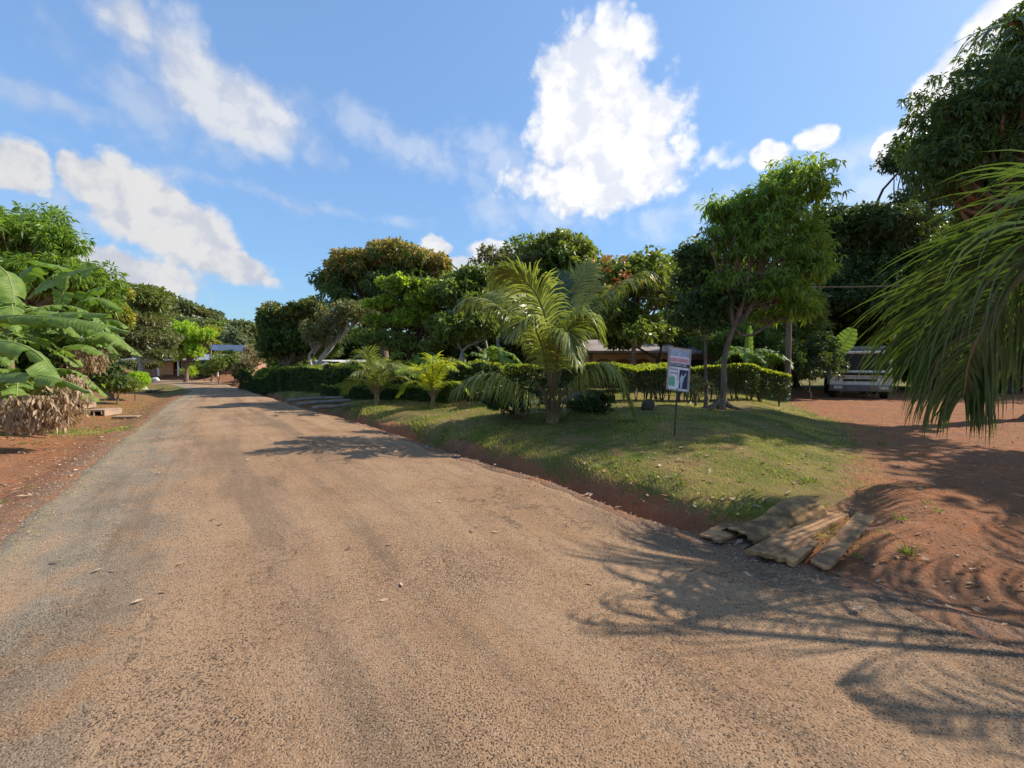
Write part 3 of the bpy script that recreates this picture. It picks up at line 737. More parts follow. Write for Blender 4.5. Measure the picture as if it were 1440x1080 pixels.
def banana_leaf(P, W, parent, seed, mat=None, side=None, fold=0.5, tears=10, name='leaf'):
    """long blade on a curved midrib, torn into strips across"""
    rg = np.random.default_rng(seed); n = 61; C = curve(P, n); t = np.linspace(0, 1, n)
    T = nrm(np.gradient(C, axis=0)); ref = np.array([0, 0, 1.]) if side is None else np.array(side, float)
    S = nrm(np.cross(T, ref)); U = nrm(np.cross(S, T))
    w = W * 0.5 * np.clip(np.sin(np.pi * np.clip((t - .1) / .9, 0, 1) ** .75), 0, 1) ** .42
    w[t < .1] = 0.012
    b = MB(); al = []; rb = []
    for s in (1, -1):
        cuts = sorted(rg.choice(np.arange(8, n - 3), tears, replace=False)) if tears else []
        bounds = [0] + list(cuts) + [n - 1]
        for a0, a1 in zip(bounds[:-1], bounds[1:]):
            fo = fold + rg.normal(0, .32); k = a1 - a0 + 1
            idx = np.arange(a0, a1 + 1)
            rows = []
            for j, v in enumerate((0, .35, .7, 1.0)):
                th = fo * (0.4 + v * 1.1)
                wob = .02 * np.sin(idx * .9 + v * 3 + s) * v
                shr = 1 - .17 * v if tears else 1
                mid = idx.mean()
                ii = mid + (idx - mid) * shr
                Cj = np.stack([np.interp(ii, np.arange(n), C[:, q]) for q in range(3)], -1)
                p = Cj + s * S[idx] * (w[idx] * v * math.cos(th * .8))[:, None] + U[idx] * ((.25 * w[idx] * min(v, .35) - w[idx] * v * math.sin(th) * .75 + wob))[:, None] + T[idx] * (.35 * w[idx] * v)[:, None]
                rows.append(p)
            V = np.stack(rows, 1)
            i = np.arange(k - 1)[:, None] * 4 + np.arange(3)[None]
            Fq = np.stack([i, i + 1, i + 5, i + 4], -1).reshape(-1, 4)
            b.add(V, Fq); al.append(np.repeat(t[idx], 4)); rb.append(np.zeros(k * 4))
    k0 = b.n
    b.tube(C, .022 * (1 - t) + .006, 5, 0)
    al.append(np.zeros(b.n - k0)); rb.append(np.ones(b.n - k0))
    o = b.build(name, mat or BAN, parent, True)
    for nm, a in (('along', np.concatenate(al)), ('rib', np.concatenate(rb))):
        at = o.data.attributes.new(nm, 'FLOAT', 'POINT'); at.data.foreach_set('value', a.astype(np.float32))
    return o
def banana_plant(loc, label, H, seed, extra=(), nl=8, group='banana plants in the left clump', lean=(0, 0), skip=None, cat='banana plant'):
    rg = np.random.default_rng(seed); loc = np.array(loc, float)
    o = empty('banana_plant', loc, label, cat, group)
    top = loc + [lean[0], lean[1], H]
    b = MB(); b.tube(curve([loc + [0, 0, -.1], loc + [lean[0] * .3, lean[1] * .3, H * .5], top], 10), np.linspace(.13, .06, 10), 10)
    b.build('stem', BANST, o, True)
    for i in range(nl):
        a = i * 2.4 + rg.uniform(-.4, .4); d = np.array([math.cos(a), math.sin(a), 0]); L = rg.uniform(1.6, 2.3) * (.6 + H * .18)
        up = rg.uniform(.25, .9)
        P = [top - [0, 0, .1], top + d * .25 * L + [0, 0, .35 * L * up + .1], top + d * .62 * L + [0, 0, .42 * L * up], top + d * .98 * L + [0, 0, -.12 * L + .1 * up]]
        banana_leaf(P, rg.uniform(.42, .6), o, seed * 20 + i, fold=rg.uniform(.25, .7), tears=int(rg.integers(12, 22)))
    for i, (P, W, fo, te, sd) in enumerate(extra):
        banana_leaf(P, W, o, seed * 31 + i, fold=fo, tears=te, side=sd)
    return o
q = pt
bananas = [
 ((-11.9, 9.2), 'front banana plant with long drooping leaves over the red soil at the left edge', 1.7, 11, [
    ([q(-70, 470, 9.0), q(0, 445, 8.8), q(110, 450, 8.7), q(186, 468, 8.7)], .62, .9, 5, None),
    ([q(-60, 500, 8.3), q(0, 480, 8.2), q(50, 495, 8.1), q(88, 540, 8.0)], .9, 1.0, 2, None),
    ([q(-60, 560, 8.2), q(0, 528, 8.0), q(70, 530, 7.8), q(128, 552, 7.7)], .55, .9, 5, None),
    ([q(-60, 400, 8.6), q(-20, 372, 8.6), q(10, 385, 8.5), q(22, 430, 8.4)], .8, .6, 3, None)]),
 ((-12.7, 10.8), 'tall banana plant with upright leaves beneath the mango at the left edge', 2.5, 12, [
    ([q(10, 480, 10.6), q(30, 455, 10.4), q(90, 440, 10.2), q(158, 442, 10.0)], .62, .8, 6, None),
    ([q(40, 420, 11), q(62, 400, 10.9), q(100, 385, 10.8), q(142, 376, 10.7)], .55, .3, 3, (0, -1, .5)),
    ([q(20, 430, 11.4), q(30, 390, 11.2), q(60, 372, 11), q(106, 380, 11)], .6, .5, 5, None)]),
 ((-13.6, 12.6), 'rear banana plant with leaves reaching toward the yellow tree, farthest in the clump', 2.1, 13, [
    ([q(100, 460, 12.4), q(120, 425, 12.3), q(145, 420, 12.2), q(172, 436, 12.1)], .6, .8, 4, None),
    ([q(105, 480, 12.4), q(130, 455, 12.2), q(160, 450, 12.0), q(183, 462, 12)], .55, .8, 4, None),
    ([q(100, 490, 12.4), q(125, 480, 12.3), q(155, 476, 12.1), q(178, 492, 12)], .5, .8, 5, None),
    ([q(80, 480, 11.8), q(110, 462, 11.7), q(140, 466, 11.6), q(168, 486, 11.5)], .5, .7, 6, None),
    ([q(70, 500, 11.2), q(95, 488, 11.1), q(120, 486, 11.0), q(146, 500, 10.9)], .5, .5, 5, None),
    ([q(90, 460, 12.8), q(112, 430, 12.8), q(128, 410, 12.7), q(150, 402, 12.6)], .55, .4, 5, None),
    ([q(80, 440, 12.6), q(88, 415, 12.6), q(92, 395, 12.6), q(90, 372, 12.6)], .55, .3, 2, (0, 1, 0))]),
 ((-14.0, 11.9), 'shorter banana plant half hidden behind the front banana plant', 2.2, 14, []),
 ((-11.4, 9.9), 'small leaning banana plant with low leaves at the inner side of the clump', .9, 15, []),
]
for (xy, lab, H, sd, ex) in bananas:
    banana_plant((xy[0], xy[1], gz(*xy)), lab, H, sd, ex, nl=9)
# dry banana leaves hanging and lying at the foot of the clump
def drybundle(px, py, Y, w, h, n, label, seed):
    rg = np.random.default_rng(seed); c = pt(px, py, Y)
    b = MB(); s = Y / F; N_ = n * 14
    kx = rg.integers(0, 6, N_); cx = (np.array([-.85, -.5, -.15, .2, .6, .95])[kx]) * w * s
    bot = np.array([-.5, -.38, -.52, -.2, -.45, -.3])[kx]; u = rg.random(N_)
    P = c + np.stack([cx + rg.normal(0, .10 + .06 * u, N_), rg.normal(0, .16, N_), (bot + (.5 - bot) * u) * h * s], -1)
    D = sph(rg, N_) * .6 + [0, 0, -1.0]
    b.quads(leafquads(rg, P, D, rg.uniform(.05, .24, N_), rg.uniform(.02, .07, N_), .1))
    o = b.build('dry_leaves', LM['dry'])
    return tag(o, label, 'dry leaves', 'hanging dead banana leaves')
drybundle(52, 578, 8.4, 26, 48, 120, 'large tan curtain of dead banana leaves hanging under the front plant', 31)
drybundle(97, 560, 8.6, 12, 70, 30, 'narrow strip of dead banana leaves hanging over the culvert', 32)
drybundle(122, 505, 11.9, 18, 30, 50, 'brown tattered dead leaves under the rear banana plant', 33)
# thicket under the banana clump
tree('shrub', 'dark leafy shrub filling the ground under the banana clump', (-12.8, 11.2, gz(-12.8, 11.2)), [ell(30, 520, 75, 60, 12.5), ell(115, 525, 45, 35, 13.5)],
     [('foliage', 'dark', 9000, .22, .09, dict(), None)], tr=.05, fork=.2, seed=61, cat='shrub', m=10)
# plants behind the right-hand hedge
for i, (px, py, Y, H, lab) in enumerate([
     (1050, 515, 19.5, 1.0, 'banana plant with one upright glowing young leaf behind the hedge'),
     (1085, 512, 20.5, .9, 'banana plant with pale arching leaves between the hedge and the utility pole'),
     (1180, 515, 22.5, .9, 'banana plant with a broad round sunlit leaf above the parked truck'),
     (1215, 505, 24, 1.3, 'dim banana plant behind the cab of the parked truck'),
     (690, 508, 19, .7, 'small pale banana plant seen in the gap left of the big palm'),
     (585, 508, 22, .9, 'light green banana plant behind the hedge near the flat-topped tree')]):
    p = pt(px, py, Y)
    ex = []
    if i == 0: ex = [([q(1052, 512, 19), q(1052, 500, 19), q(1052, 480, 19), q(1054, 458, 19)], .45, .1, 0, (0, 1, 0))]
    if i == 2: ex = [([q(1172, 500, 20), q(1180, 490, 20), q(1190, 478, 19.9), q(1200, 462, 19.8)], .9, .1, 0, (0, 1, 0))]
    banana_plant((p[0], p[1], gz(p[0], p[1])), lab, H + .6, 70 + i, ex, nl=9, group='banana plants behind the hedge')

# ------------------------------------------------------------------ hedges
def hedge(label, A, B, w, h, n, seed, topn, lean=0, bare=0.0, stems=60, leaf=(.075, .045), wob=.15):
    rg = np.random.default_rng(seed); A = np.array(A, float); B = np.array(B, float)
    L = np.linalg.norm(B - A); d = (B - A) / L; s = np.array([d[1], -d[0]])
    mid = (A + B) / 2
    o = empty('hedge', (mid[0], mid[1], gz(*mid)), label, 'hedge')
    def surf(n, top=False):
        u = rg.random(n) * L; v = rg.uniform(-1, 1, n) * w / 2; z = rg.random(n)
        face = rg.random(n)
        jit = np.abs(rg.normal(0, .06, n))
        if top: z = 1 - jit * .5 / h
        else:
            sh = face < .62; v = np.where(sh, np.where(rg.random(n) < .7, 1, -1) * (w / 2 - jit), v)
            z = np.where(sh | (face > .9), z, 1 - jit / h)
            bu = bare * (1.0 + .9 * fbm(u, u * 0, 1.1, seed + 3, 2))
            keep = rg.random(n) < np.clip((z - bu) / .2 + .12, 0, 1) if bare else np.ones(n, bool)
            u, v, z = u[keep], v[keep], z[keep]
        x = A[0] + d[0] * u + s[0] * v; y = A[1] + d[1] * u + s[1] * v
        g = height(x, y); bw = wob * fbm(u, v * 3, 1.6, seed, 3)
        x = x + s[0] * bw * np.sign(v) * 1.0; y = y + s[1] * bw * np.sign(v)
        return np.stack([x, y, g + z * (h + bw * .8)], -1)
    P = surf(n); D = sph(rg, len(P)) + [0, 0, .3]
    b = MB(); b.quads(leafquads(rg, P, D, leaf[0] * rg.uniform(.6, 1.3, len(P)), leaf[1] * rg.uniform(.7, 1.2, len(P)), .05))
    b.build('foliage', LM['hedge'], o)
    if topn:
        P = surf(topn, True); D = sph(rg, len(P)) * .7 + [0, 0, .8]
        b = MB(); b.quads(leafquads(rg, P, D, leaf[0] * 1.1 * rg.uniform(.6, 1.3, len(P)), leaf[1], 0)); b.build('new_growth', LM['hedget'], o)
    b = MB()
    for k in range(stems):
        u = rg.random() * L; v = rg.uniform(-.4, .4) * w; p = A + d * u + s * v; z = gz(*p)
        for j in range(3):
            b.tube([(p[0], p[1], z - .05), (p[0] + rg.normal(0, .08), p[1] + rg.normal(0, .08), z + h * .4), (p[0] + rg.normal(0, .2), p[1] + rg.normal(0, .2), z + h * .85)], [.018, .012, .006], 4)
    b.build('stem', BARKD, o)
    return o
HA = pt(352, 530, 30)[:2]; HB = np.array([-.6, 14.4])
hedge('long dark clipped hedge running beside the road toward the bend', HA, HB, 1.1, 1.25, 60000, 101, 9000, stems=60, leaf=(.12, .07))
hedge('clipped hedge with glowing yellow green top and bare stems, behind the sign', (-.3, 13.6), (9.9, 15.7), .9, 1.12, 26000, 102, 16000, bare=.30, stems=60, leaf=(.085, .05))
la = hit(455, 560)[:2]; lb = hit(640, 569)[:2]
hedge('low clipped hedge in front of the long dark hedge behind the small palms', la + [0, .6], lb + [0, .8], .7, .5, 12000, 103, 2600, stems=20, leaf=(.09, .05))

# ------------------------------------------------------------------ shrubs and trees
def g3(px, py, Y): 
    p = pt(px, py, Y); return (p[0], p[1], gz(p[0], p[1]))
K = dict
# under the palm
tree('shrub', 'dark low shrub around the foot of the big young coconut palm', g3(735, 585, 10.8), [ell(720, 565, 45, 24, 10.9), ell(830, 572, 40, 20, 10.9)],
     [('foliage', 'hedge', 5200, .10, .06, K(), None)], tr=.03, fork=.15, seed=201, cat='shrub', m=10)
tree('shrub', 'thin dry twiggy shrub with pale leaves beside the twin trunks', g3(978, 590, 12.6), [ell(975, 548, 24, 30, 12.6)],
     [('foliage', 'olive', 700, .10, .05, K(fill=.6), None)], tr=.03, fork=.2, seed=202, cat='shrub', m=9, twigs=3)
# young mango and its slim neighbour
tm = hit(1014, 576)
tree('mango_tree', 'young mango tree with open drooping bright foliage and a brown trunk, right of the sign', tm,
     [ell(1120, 268, 58, 50, tm[1]), ell(1075, 300, 50, 48, tm[1]), ell(1045, 300, 52, 42, tm[1]), ell(1085, 345, 72, 48, tm[1]), ell(1130, 395, 50, 45, tm[1]), ell(1020, 345, 38, 50, tm[1]), ell(1060, 405, 70, 40, tm[1]), ell(1105, 440, 58, 32, tm[1] + .6)],
     [('crown', 'mangoy', 23000, .20, .05, K(droop=.65, per=7, out_=.35, jag=.85, fill=.45, spread=.05), None)], bark=BARK, tr=.10, fork=2.3, m=13, rel=.42, seed=303, twigs=2)
t2 = hit(993, 574)
tree('slim_tree', 'slender small-leaved dark tree with a thin grey trunk beside the young mango', t2,
     [ell(985, 400, 42, 38, t2[1] + .3), ell(1010, 440, 50, 32, t2[1] + .3), ell(968, 445, 36, 32, t2[1] + .3), ell(975, 360, 24, 30, t2[1] + .3)],
     [('crown', 'dark', 15000, .13, .06, K(jag=.5, fill=.5), None)], bark=BARK, tr=.06, fork=2.0, m=9, rel=.5, seed=302, twigs=2)
# right-hand giants
p = g3(1480, 560, 12.3)
tree('mango_tree', 'huge dark mango tree towering over the drive at the upper right', p,
     [ell(1430, 165, 112, 98, 12), ell(1485, 105, 120, 92, 12.4), ell(1362, 240, 76, 76, 12), ell(1450, 290, 110, 60, 12.4), ell(1560, 200, 120, 120, 12.8), ell(1395, 165, 60, 60, 11.6)],
     [('crown', 'mango', 100000, .17, .055, K(droop=.6, per=9, fill=.3), None)], tr=.42, fork=4.2, m=20, rel=.36, seed=311)
tree('shade_tree', 'wide dark tree beyond the right edge that shades the red drive', (16.3, 7.4, gz(16.3, 7.4)),
     [((15.3, 7.3, 5.6), (2.4, 2.3, 1.7)), ((17.6, 8.2, 6.6), (2.6, 2.6, 2.2)), ((16.0, 6.2, 6.0), (2.2, 2.2, 1.8))],
     [('crown', 'dark', 14000, .30, .13, K(fill=.4), None)], tr=.28, fork=3.4, m=10, rel=.45, seed=318)
tree('shade_tree', 'airy spreading tree with thin tiered branches left of the huge mango', g3(1300, 540, 25),
     [ell(1290, 215, 44, 30, 25), ell(1265, 235, 26, 22, 25), ell(1310, 280, 62, 32, 25), ell(1240, 320, 60, 30, 25)],
     [('crown', 'dark', 17000, .22, .09, K(jag=.6, fill=.5), None)], bark=BARKD, tr=.22, fork=7, m=8, rel=.45, seed=312, twigs=3)
tree('shade_tree', 'broad dark tree behind the parked truck', g3(1240, 540, 27),
     [ell(1230, 370, 75, 60, 27), ell(1180, 330, 50, 45, 27), ell(1300, 390, 90, 60, 27), ell(1200, 440, 80, 50, 27)],
     [('crown', 'dark', 42000, .32, .13, K(fill=.35), None), ], bark=BARKD, tr=.3, fork=4, m=13, rel=.42, seed=313)
tree('shade_tree', 'dense dark tree behind the hanging palm fronds', g3(1420, 540, 25),
     [ell(1380, 400, 90, 70, 25), ell(1480, 400, 90, 90, 25), ell(1330, 450, 70, 50, 25), ell(1420, 470, 90, 50, 25)],
     [('crown', 'dark', 34000, .34, .14, K(fill=.35), None)], bark=BARKD, tr=.3, fork=3, m=13, rel=.42, seed=314)
tree('shrub', 'dark shrub with small red flowers left of the parked truck', g3(1140, 540, 20),
     [ell(1140, 520, 36, 28, 20), ell(1110, 500, 26, 28, 20.5), ell(1155, 490, 26, 24, 20.5)],
     [('foliage', 'dark', 9000, .16, .07, K(), None), ('blossom', 'red', 60, .10, .09, K(), None)], tr=.04, fork=.3, seed=315, cat='shrub', m=10)
tree('shrub', 'glossy leafy thicket behind the hedge below the young mango', g3(1075, 530, 23),
     [ell(1020, 485, 40, 28, 23), ell(1075, 470, 40, 36, 23), ell(1110, 450, 40, 50, 23.5)],
     [('foliage', 'mid', 14000, .28, .09, K(), None)], tr=.06, fork=.5, seed=316, cat='shrub', m=11)
tree('shade_tree', 'dark tree filling the gap behind the young mango', g3(1090, 540, 28),
     [ell(1060, 440, 70, 60, 28), ell(1150, 400, 60, 60, 28), ell(980, 465, 60, 36, 28)],
     [('crown', 'dark', 17000, .3, .13, K(fill=.35), None)], bark=BARKD, tr=.25, fork=2.5, m=11, rel=.42, seed=317)
for i, (px, py, hw, hh, Y, mt_, lb_) in enumerate([
    (1005, 400, 55, 60, 31, 'mid', 'leafy tree filling the gap between the slim tree and the flame tree'),
    (1120, 350, 60, 60, 32, 'dark', 'tall dim tree behind the crown of the young mango'),
    (1185, 400, 60, 70, 30, 'mid', 'green tree between the young mango and the truck'),
    (1300, 340, 70, 50, 30, 'dark', 'dim tree under the airy spreading tree'),
    (1350, 500, 80, 45, 27, 'dark', 'low dark bushy tree right of the truck'),
    (1480, 490, 90, 60, 27, 'dark', 'low dark bushy tree at the right edge behind the drive'),
    (930, 480, 60, 40, 28, 'dark', 'low dark tree behind the arched house')]):
    tree('background_tree', lb_, g3(px, 545, Y), [ell(px, py, hw, hh, Y), ell(px - 18, py + hh * .6, hw, hh * .6, Y + .6), ell(px + 15, min(py + hh * 1.2, 520), hw * .9, hh * .5, Y)],
         [('crown', mt_, 15000, .34, .14, K(fill=.35, jag=.4), None)], bark=BARKD, tr=.2, fork=1.5, m=12, rel=.42, seed=600 + i, group='trees filling the wall of foliage at the right')
# middle block
tree('shade_tree', 'round dark green broad-leaved tree, tallest above the big palm', g3(775, 540, 23),
     [ell(775, 385, 68, 50, 23), ell(815, 405, 60, 42, 23), ell(725, 425, 50, 40, 23), ell(790, 355, 40, 24, 23), ell(770, 450, 90, 30, 23)],
     [('crown', 'mid', 34000, .30, .16, K(fill=.3), None)], tr=.25, fork=3, m=14, rel=.4, seed=321)
tree('airy_tree', 'thin light green tree with open layered twigs against the sky', g3(700, 540, 22),
     [ell(690, 362, 36, 14, 22), ell(712, 378, 32, 16, 22), ell(740, 372, 26, 14, 22), ell(690, 400, 30, 18, 22)],
     [('crown', 'olive', 6500, .18, .08, K(jag=.6, fill=.5), None)], bark=BARKP, tr=.12, fork=4.5, m=8, rel=.4, seed=322, twigs=3)
tree('flame_tree', 'flame tree dotted with orange blossom clusters behind the hedge', g3(890, 540, 19),
     [ell(880, 400, 50, 38, 19), ell(925, 405, 42, 50, 19), ell(860, 440, 50, 36, 19), ell(905, 468, 60, 28, 19), ell(900, 372, 28, 18, 19)],
     [('crown', 'mid', 17000, .24, .12, K(fill=.45, jag=.5), None)], tr=.16, fork=2.2, m=11, rel=.42, seed=323)
ft = [o for o in bpy.data.objects if o.name.startswith('flame_tree')][0]
rg = np.random.default_rng(5); b = MB()
for (px, py) in [(835, 368), (850, 372), (858, 366), (865, 360), (875, 380), (845, 380), (855, 392), (863, 400), (873, 388), (830, 392), (868, 405), (880, 396), (905, 400), (915, 402), (828, 378), (890, 372)]:
    c = pt(px + rg.normal(0, 2), py + rg.normal(0, 2), 17.4 + rg.uniform(-.4, .3))
    k = 16; c = c + rg.normal(0, .22, 3); P = c + rg.normal(0, .09, (k, 3)) * [1.3, 1.3, .8]; b.quads(leafquads(rg, P, sph(rg, k), .13, .09, .1))
b.build('blossom', LM['orange'], ft)
tree('shade_tree', 'leaning dark tree with a low branching trunk behind the hedge and the sign', g3(930, 545, 21),
     [ell(935, 465, 55, 28, 21), ell(880, 475, 45, 22, 21)],
     [('crown', 'dark', 13000, .24, .11, K(), None)], bark=BARKD, tr=.15, fork=1.6, m=10, rel=.42, seed=324)
tree('shade_tree', 'medium green spreading tree with pale crooked limbs left of the big palm', g3(655, 545, 18),
     [ell(650, 420, 50, 30, 18), ell(690, 450, 42, 36, 18), ell(640, 465, 55, 30, 18), ell(665, 395, 36, 18, 18)],
     [('crown', 'mid', 19000, .22, .10, K(fill=.4, jag=.4), None)], bark=BARKP, tr=.13, fork=1.6, m=11, rel=.4, seed=325, stems=3)
tree('umbrella_tree', 'flat-layered tree with bright feathery lime green tiers', g3(576, 545, 19),
     [ell(575, 405, 48, 11, 19), ell(545, 430, 42, 9, 19), ell(610, 420, 34, 14, 19), ell(560, 455, 62, 9, 19), ell(540, 478, 58, 9, 19), ell(585, 488, 56, 9, 19), ell(600, 445, 40, 12, 19)],
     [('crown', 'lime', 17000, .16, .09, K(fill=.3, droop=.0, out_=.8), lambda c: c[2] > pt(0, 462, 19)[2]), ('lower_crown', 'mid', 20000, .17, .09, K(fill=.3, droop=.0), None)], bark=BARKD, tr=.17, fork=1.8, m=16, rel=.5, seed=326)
tree('mango_tree', 'large rounded mango tree with a golden brown flush over its top', g3(540, 545, 29),
     [ell(560, 368, 58, 27, 29), ell(505, 380, 46, 26, 29), ell(600, 380, 34, 26, 29), ell(470, 400, 32, 22, 29), ell(540, 410, 80, 36, 29), ell(520, 440, 80, 30, 29)],
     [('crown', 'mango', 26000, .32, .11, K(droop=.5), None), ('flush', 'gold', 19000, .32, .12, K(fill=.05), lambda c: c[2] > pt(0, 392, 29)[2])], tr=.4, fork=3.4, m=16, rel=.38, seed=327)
tree('round_tree', 'dense dark dome-shaped tree standing at the far end of the hedge', g3(405, 545, 31),
     [ell(402, 450, 36, 24, 31), ell(430, 445, 30, 26, 31), ell(395, 485, 30, 32, 31), ell(435, 485, 40, 32, 31), ell(375, 465, 10, 14, 31)],
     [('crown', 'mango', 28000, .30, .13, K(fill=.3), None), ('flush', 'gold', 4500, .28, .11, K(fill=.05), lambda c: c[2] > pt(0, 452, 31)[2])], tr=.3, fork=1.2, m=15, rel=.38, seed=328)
tree('frangipani_tree', 'sparse tree with pale grey forking limbs between the dark dome tree and the flat-layered tree', g3(462, 545, 24),
     [ell(475, 450, 34, 28, 24), ell(450, 470, 30, 26, 24), ell(500, 440, 30, 24, 24)],
     [('crown', 'olive', 5500, .22, .09, K(fill=.5, jag=.5), None)], bark=BARKP, tr=.16, fork=1.3, m=12, rel=.4, seed=329, stems=2, twigs=2)
# trees further behind to close the skyline between the near ones
for i, (px, py, hw, hh, Y, mat, lab) in enumerate([
    (640, 470, 60, 40, 36, 'dark', 'shadowy tree deep behind the flat-layered tree'),
    (740, 480, 70, 35, 36, 'dark', 'shadowy tree deep behind the big palm'),
    (850, 470, 60, 40, 36, 'dark', 'shadowy tree deep behind the flame tree'),
    (952, 405, 55, 55, 34, 'mid', 'shadowy tree deep behind the slim trunk'),
    (480, 490, 60, 28, 38, 'dark', 'shadowy tree deep behind the pale-limbed tree')]):
    tree('background_tree', lab, g3(px, 540, Y), [ell(px, py, hw, hh, Y), ell(px + 20, py + 15, hw, hh * .7, Y + 1)], [('crown', mat, 12000, .5, .24, K(fill=.4), None)], bark=BARKD, tr=.3, m=12, rel=.42, seed=340 + i, group='trees behind the front row')

for i, (px, Y, w) in enumerate([(1010, 33, 70), (1110, 34, 70), (1210, 33, 80), (1310, 32, 80), (1410, 31, 90), (1520, 31, 90), (900, 36, 70), (800, 38, 70), (700, 39, 70), (600, 40, 70), (500, 42, 60), (420, 44, 50)]):
    wh = ['below the young mango', 'left of the truck', 'directly behind the truck', 'right of the truck', 'behind the hanging palm fronds', 'at the far right edge', 'behind the arched house', 'right behind the big palm', 'left behind the big palm', 'behind the flat-layered tree', 'behind the pale-limbed tree', 'behind the dark dome tree'][i]
    tree('thicket', 'tangled dark green bush thicket ' + wh, g3(px, 540, Y), [ell(px - w * .4, 505, w * .5, 34, Y), ell(px + w * .3, 495, w * .5, 40, Y + .5), ell(px, 525, w * .7, 18, Y - .5)],
         [('foliage', 'mid' if i % 2 else 'dark', 9000, .42, .2, K(fill=.3), None)], tr=.08, fork=.3, seed=500 + i, cat='shrub', m=10, group='thicket behind the garden', limbs=False)
# left side
p = g3(10, 520, 15)
tree('mango_tree', 'mango tree with rosettes of long leaves rising above the banana clump', p,
     [ell(30, 330, 62, 42, 15), ell(85, 345, 36, 30, 15), ell(-40, 330, 70, 60, 15), ell(105, 385, 40, 34, 15), ell(60, 400, 60, 40, 15), ell(140, 430, 26, 30, 16)],
     [('crown', 'mangoy', 24000, .26, .065, K(droop=.45, per=10, fill=.35, jag=.45), None)], tr=.25, fork=3.2, m=10, rel=.42, seed=351, twigs=2)
tree('yellow_tree', 'small tree with golden yellow leaves beyond the banana clump', g3(155, 530, 20),
     [ell(160, 412, 18, 14, 20), ell(152, 440, 24, 16, 20), ell(172, 450, 12, 20, 20)],
     [('crown', 'yellow', 5500, .2, .09, K(), None), ('lower_crown', 'mid', 4000, .2, .09, K(), None)], tr=.1, fork=2.6, m=9, rel=.45, seed=352)
tree('shade_tree', 'grey green spreading tree with long bare lower branches left of the lime tree', g3(198, 532, 30),
     [ell(205, 425, 34, 22, 30), ell(190, 455, 42, 24, 30), ell(215, 475, 36, 20, 30), ell(180, 485, 36, 22, 30), ell(222, 498, 22, 12, 30)],
     [('crown', 'olive', 15000, .28, .10, K(fill=.4, jag=.4), None), ('upper_crown', 'mid', 12000, .28, .11, K(), lambda c: c[2] > pt(0, 450, 30)[2])], bark=BARKP, tr=.25, fork=2.0, m=13, rel=.42, seed=353, twigs=3)
tree('lime_tree', 'rounded lime green tree in full sun before the brick house', g3(262, 530, 42),
     [ell(262, 472, 24, 22, 42), ell(246, 464, 18, 15, 42), ell(274, 494, 15, 19, 42), ell(289, 472, 15, 13, 42), ell(250, 495, 17, 17, 42)],
     [('crown', 'lime', 17000, .24, .13, K(), None)], tr=.22, fork=1.4, m=13, rel=.42, seed=354)
tree('lime_tree', 'smaller yellow green tree right of the rounded lime green tree', g3(298, 530, 46),
     [ell(296, 466, 11, 10, 46), ell(288, 480, 10, 9, 46), ell(300, 490, 12, 14, 46)],
     [('crown', 'yellow', 4500, .24, .12, K(), None), ('lower_crown', 'mid', 4500, .24, .12, K(), None)], tr=.15, fork=1.4, m=10, rel=.42, seed=355)
tree('shrub', 'green leafy bush under the white banner', g3(308, 533, 40),
     [ell(308, 513, 18, 15, 40), ell(325, 508, 14, 14, 41), ell(296, 520, 10, 8, 40)],
     [('foliage', 'mid', 9000, .22, .11, K(), None)], tr=.08, fork=.4, seed=356, cat='shrub', m=12)
tree('shrub', 'dry tan twiggy bush at the far right corner of the bend', g3(352, 538, 38),
     [ell(350, 505, 16, 20, 38), ell(342, 520, 14, 13, 38)],
     [('foliage', 'tan', 5500, .16, .07, K(jag=.5), None), ('lower_foliage', 'hedge', 1500, .18, .09, K(), lambda c: c[2] < pt(0, 515, 38)[2])], bark=BARKP, tr=.08, fork=.6, seed=357, cat='shrub', m=11, twigs=3)
tree('shrub', 'small dark round bush beside the red earth at the bend', g3(334, 537, 39), [ell(334, 528, 11, 9, 39)],
     [('foliage', 'hedge', 2500, .16, .09, K(), None)], tr=.04, fork=.2, seed=358, cat='shrub', m=8)
tree('shrub', 'spiky green plant on the far verge in front of the brick house', g3(267, 533, 44), [ell(267, 525, 7, 6, 44)],
     [('foliage', 'lime', 500, .5, .06, K(droop=-.4), None)], tr=.04, fork=.2, seed=359, cat='shrub', m=6)
tree('shrub', 'dark clipped bush by the wall of the brick house', g3(283, 530, 50), [ell(284, 524, 12, 6, 50)],
     [('foliage', 'hedge', 2500, .2, .11, K(), None)], tr=.04, fork=.2, seed=360, cat='shrub', m=8)
tree('shrub', 'loose green bush hiding the left end of the brick house', g3(215, 530, 40), [ell(212, 512, 16, 14, 40), ell(190, 516, 14, 12, 39)],
     [('foliage', 'olive', 4500, .22, .1, K(jag=.5), None)], tr=.05, fork=.4, seed=361, cat='shrub', m=10, twigs=2)
tree('shrub', 'green bush in front of the right half of the brick house', g3(288, 531, 46), [ell(286, 516, 14, 9, 46)],
     [('foliage', 'mid', 3500, .24, .11, K(), None)], tr=.05, fork=.3, seed=362, cat='shrub', m=9)
# low light bushes on the left verge
for i, (px, py, hw, hh, Y, mat, lab) in enumerate([
    (128, 540, 20, 12, 17.5, 'lime', 'leftmost of the three low sunlit bushes on the left verge'),
    (165, 542, 22, 12, 18.5, 'mid', 'middle low bush on the left verge, darker and leafier'),
    (190, 537, 17, 11, 20.5, 'lime', 'rightmost low bright bush on the left verge'),]):
    tree('shrub', lab, g3(px, py + hh, Y), [ell(px, py, hw, hh, Y)], [('foliage', mat, 4500, .15, .09, K(), None)], tr=.03, fork=.1, seed=370 + i, cat='shrub', m=9, group='low bushes on the left verge')
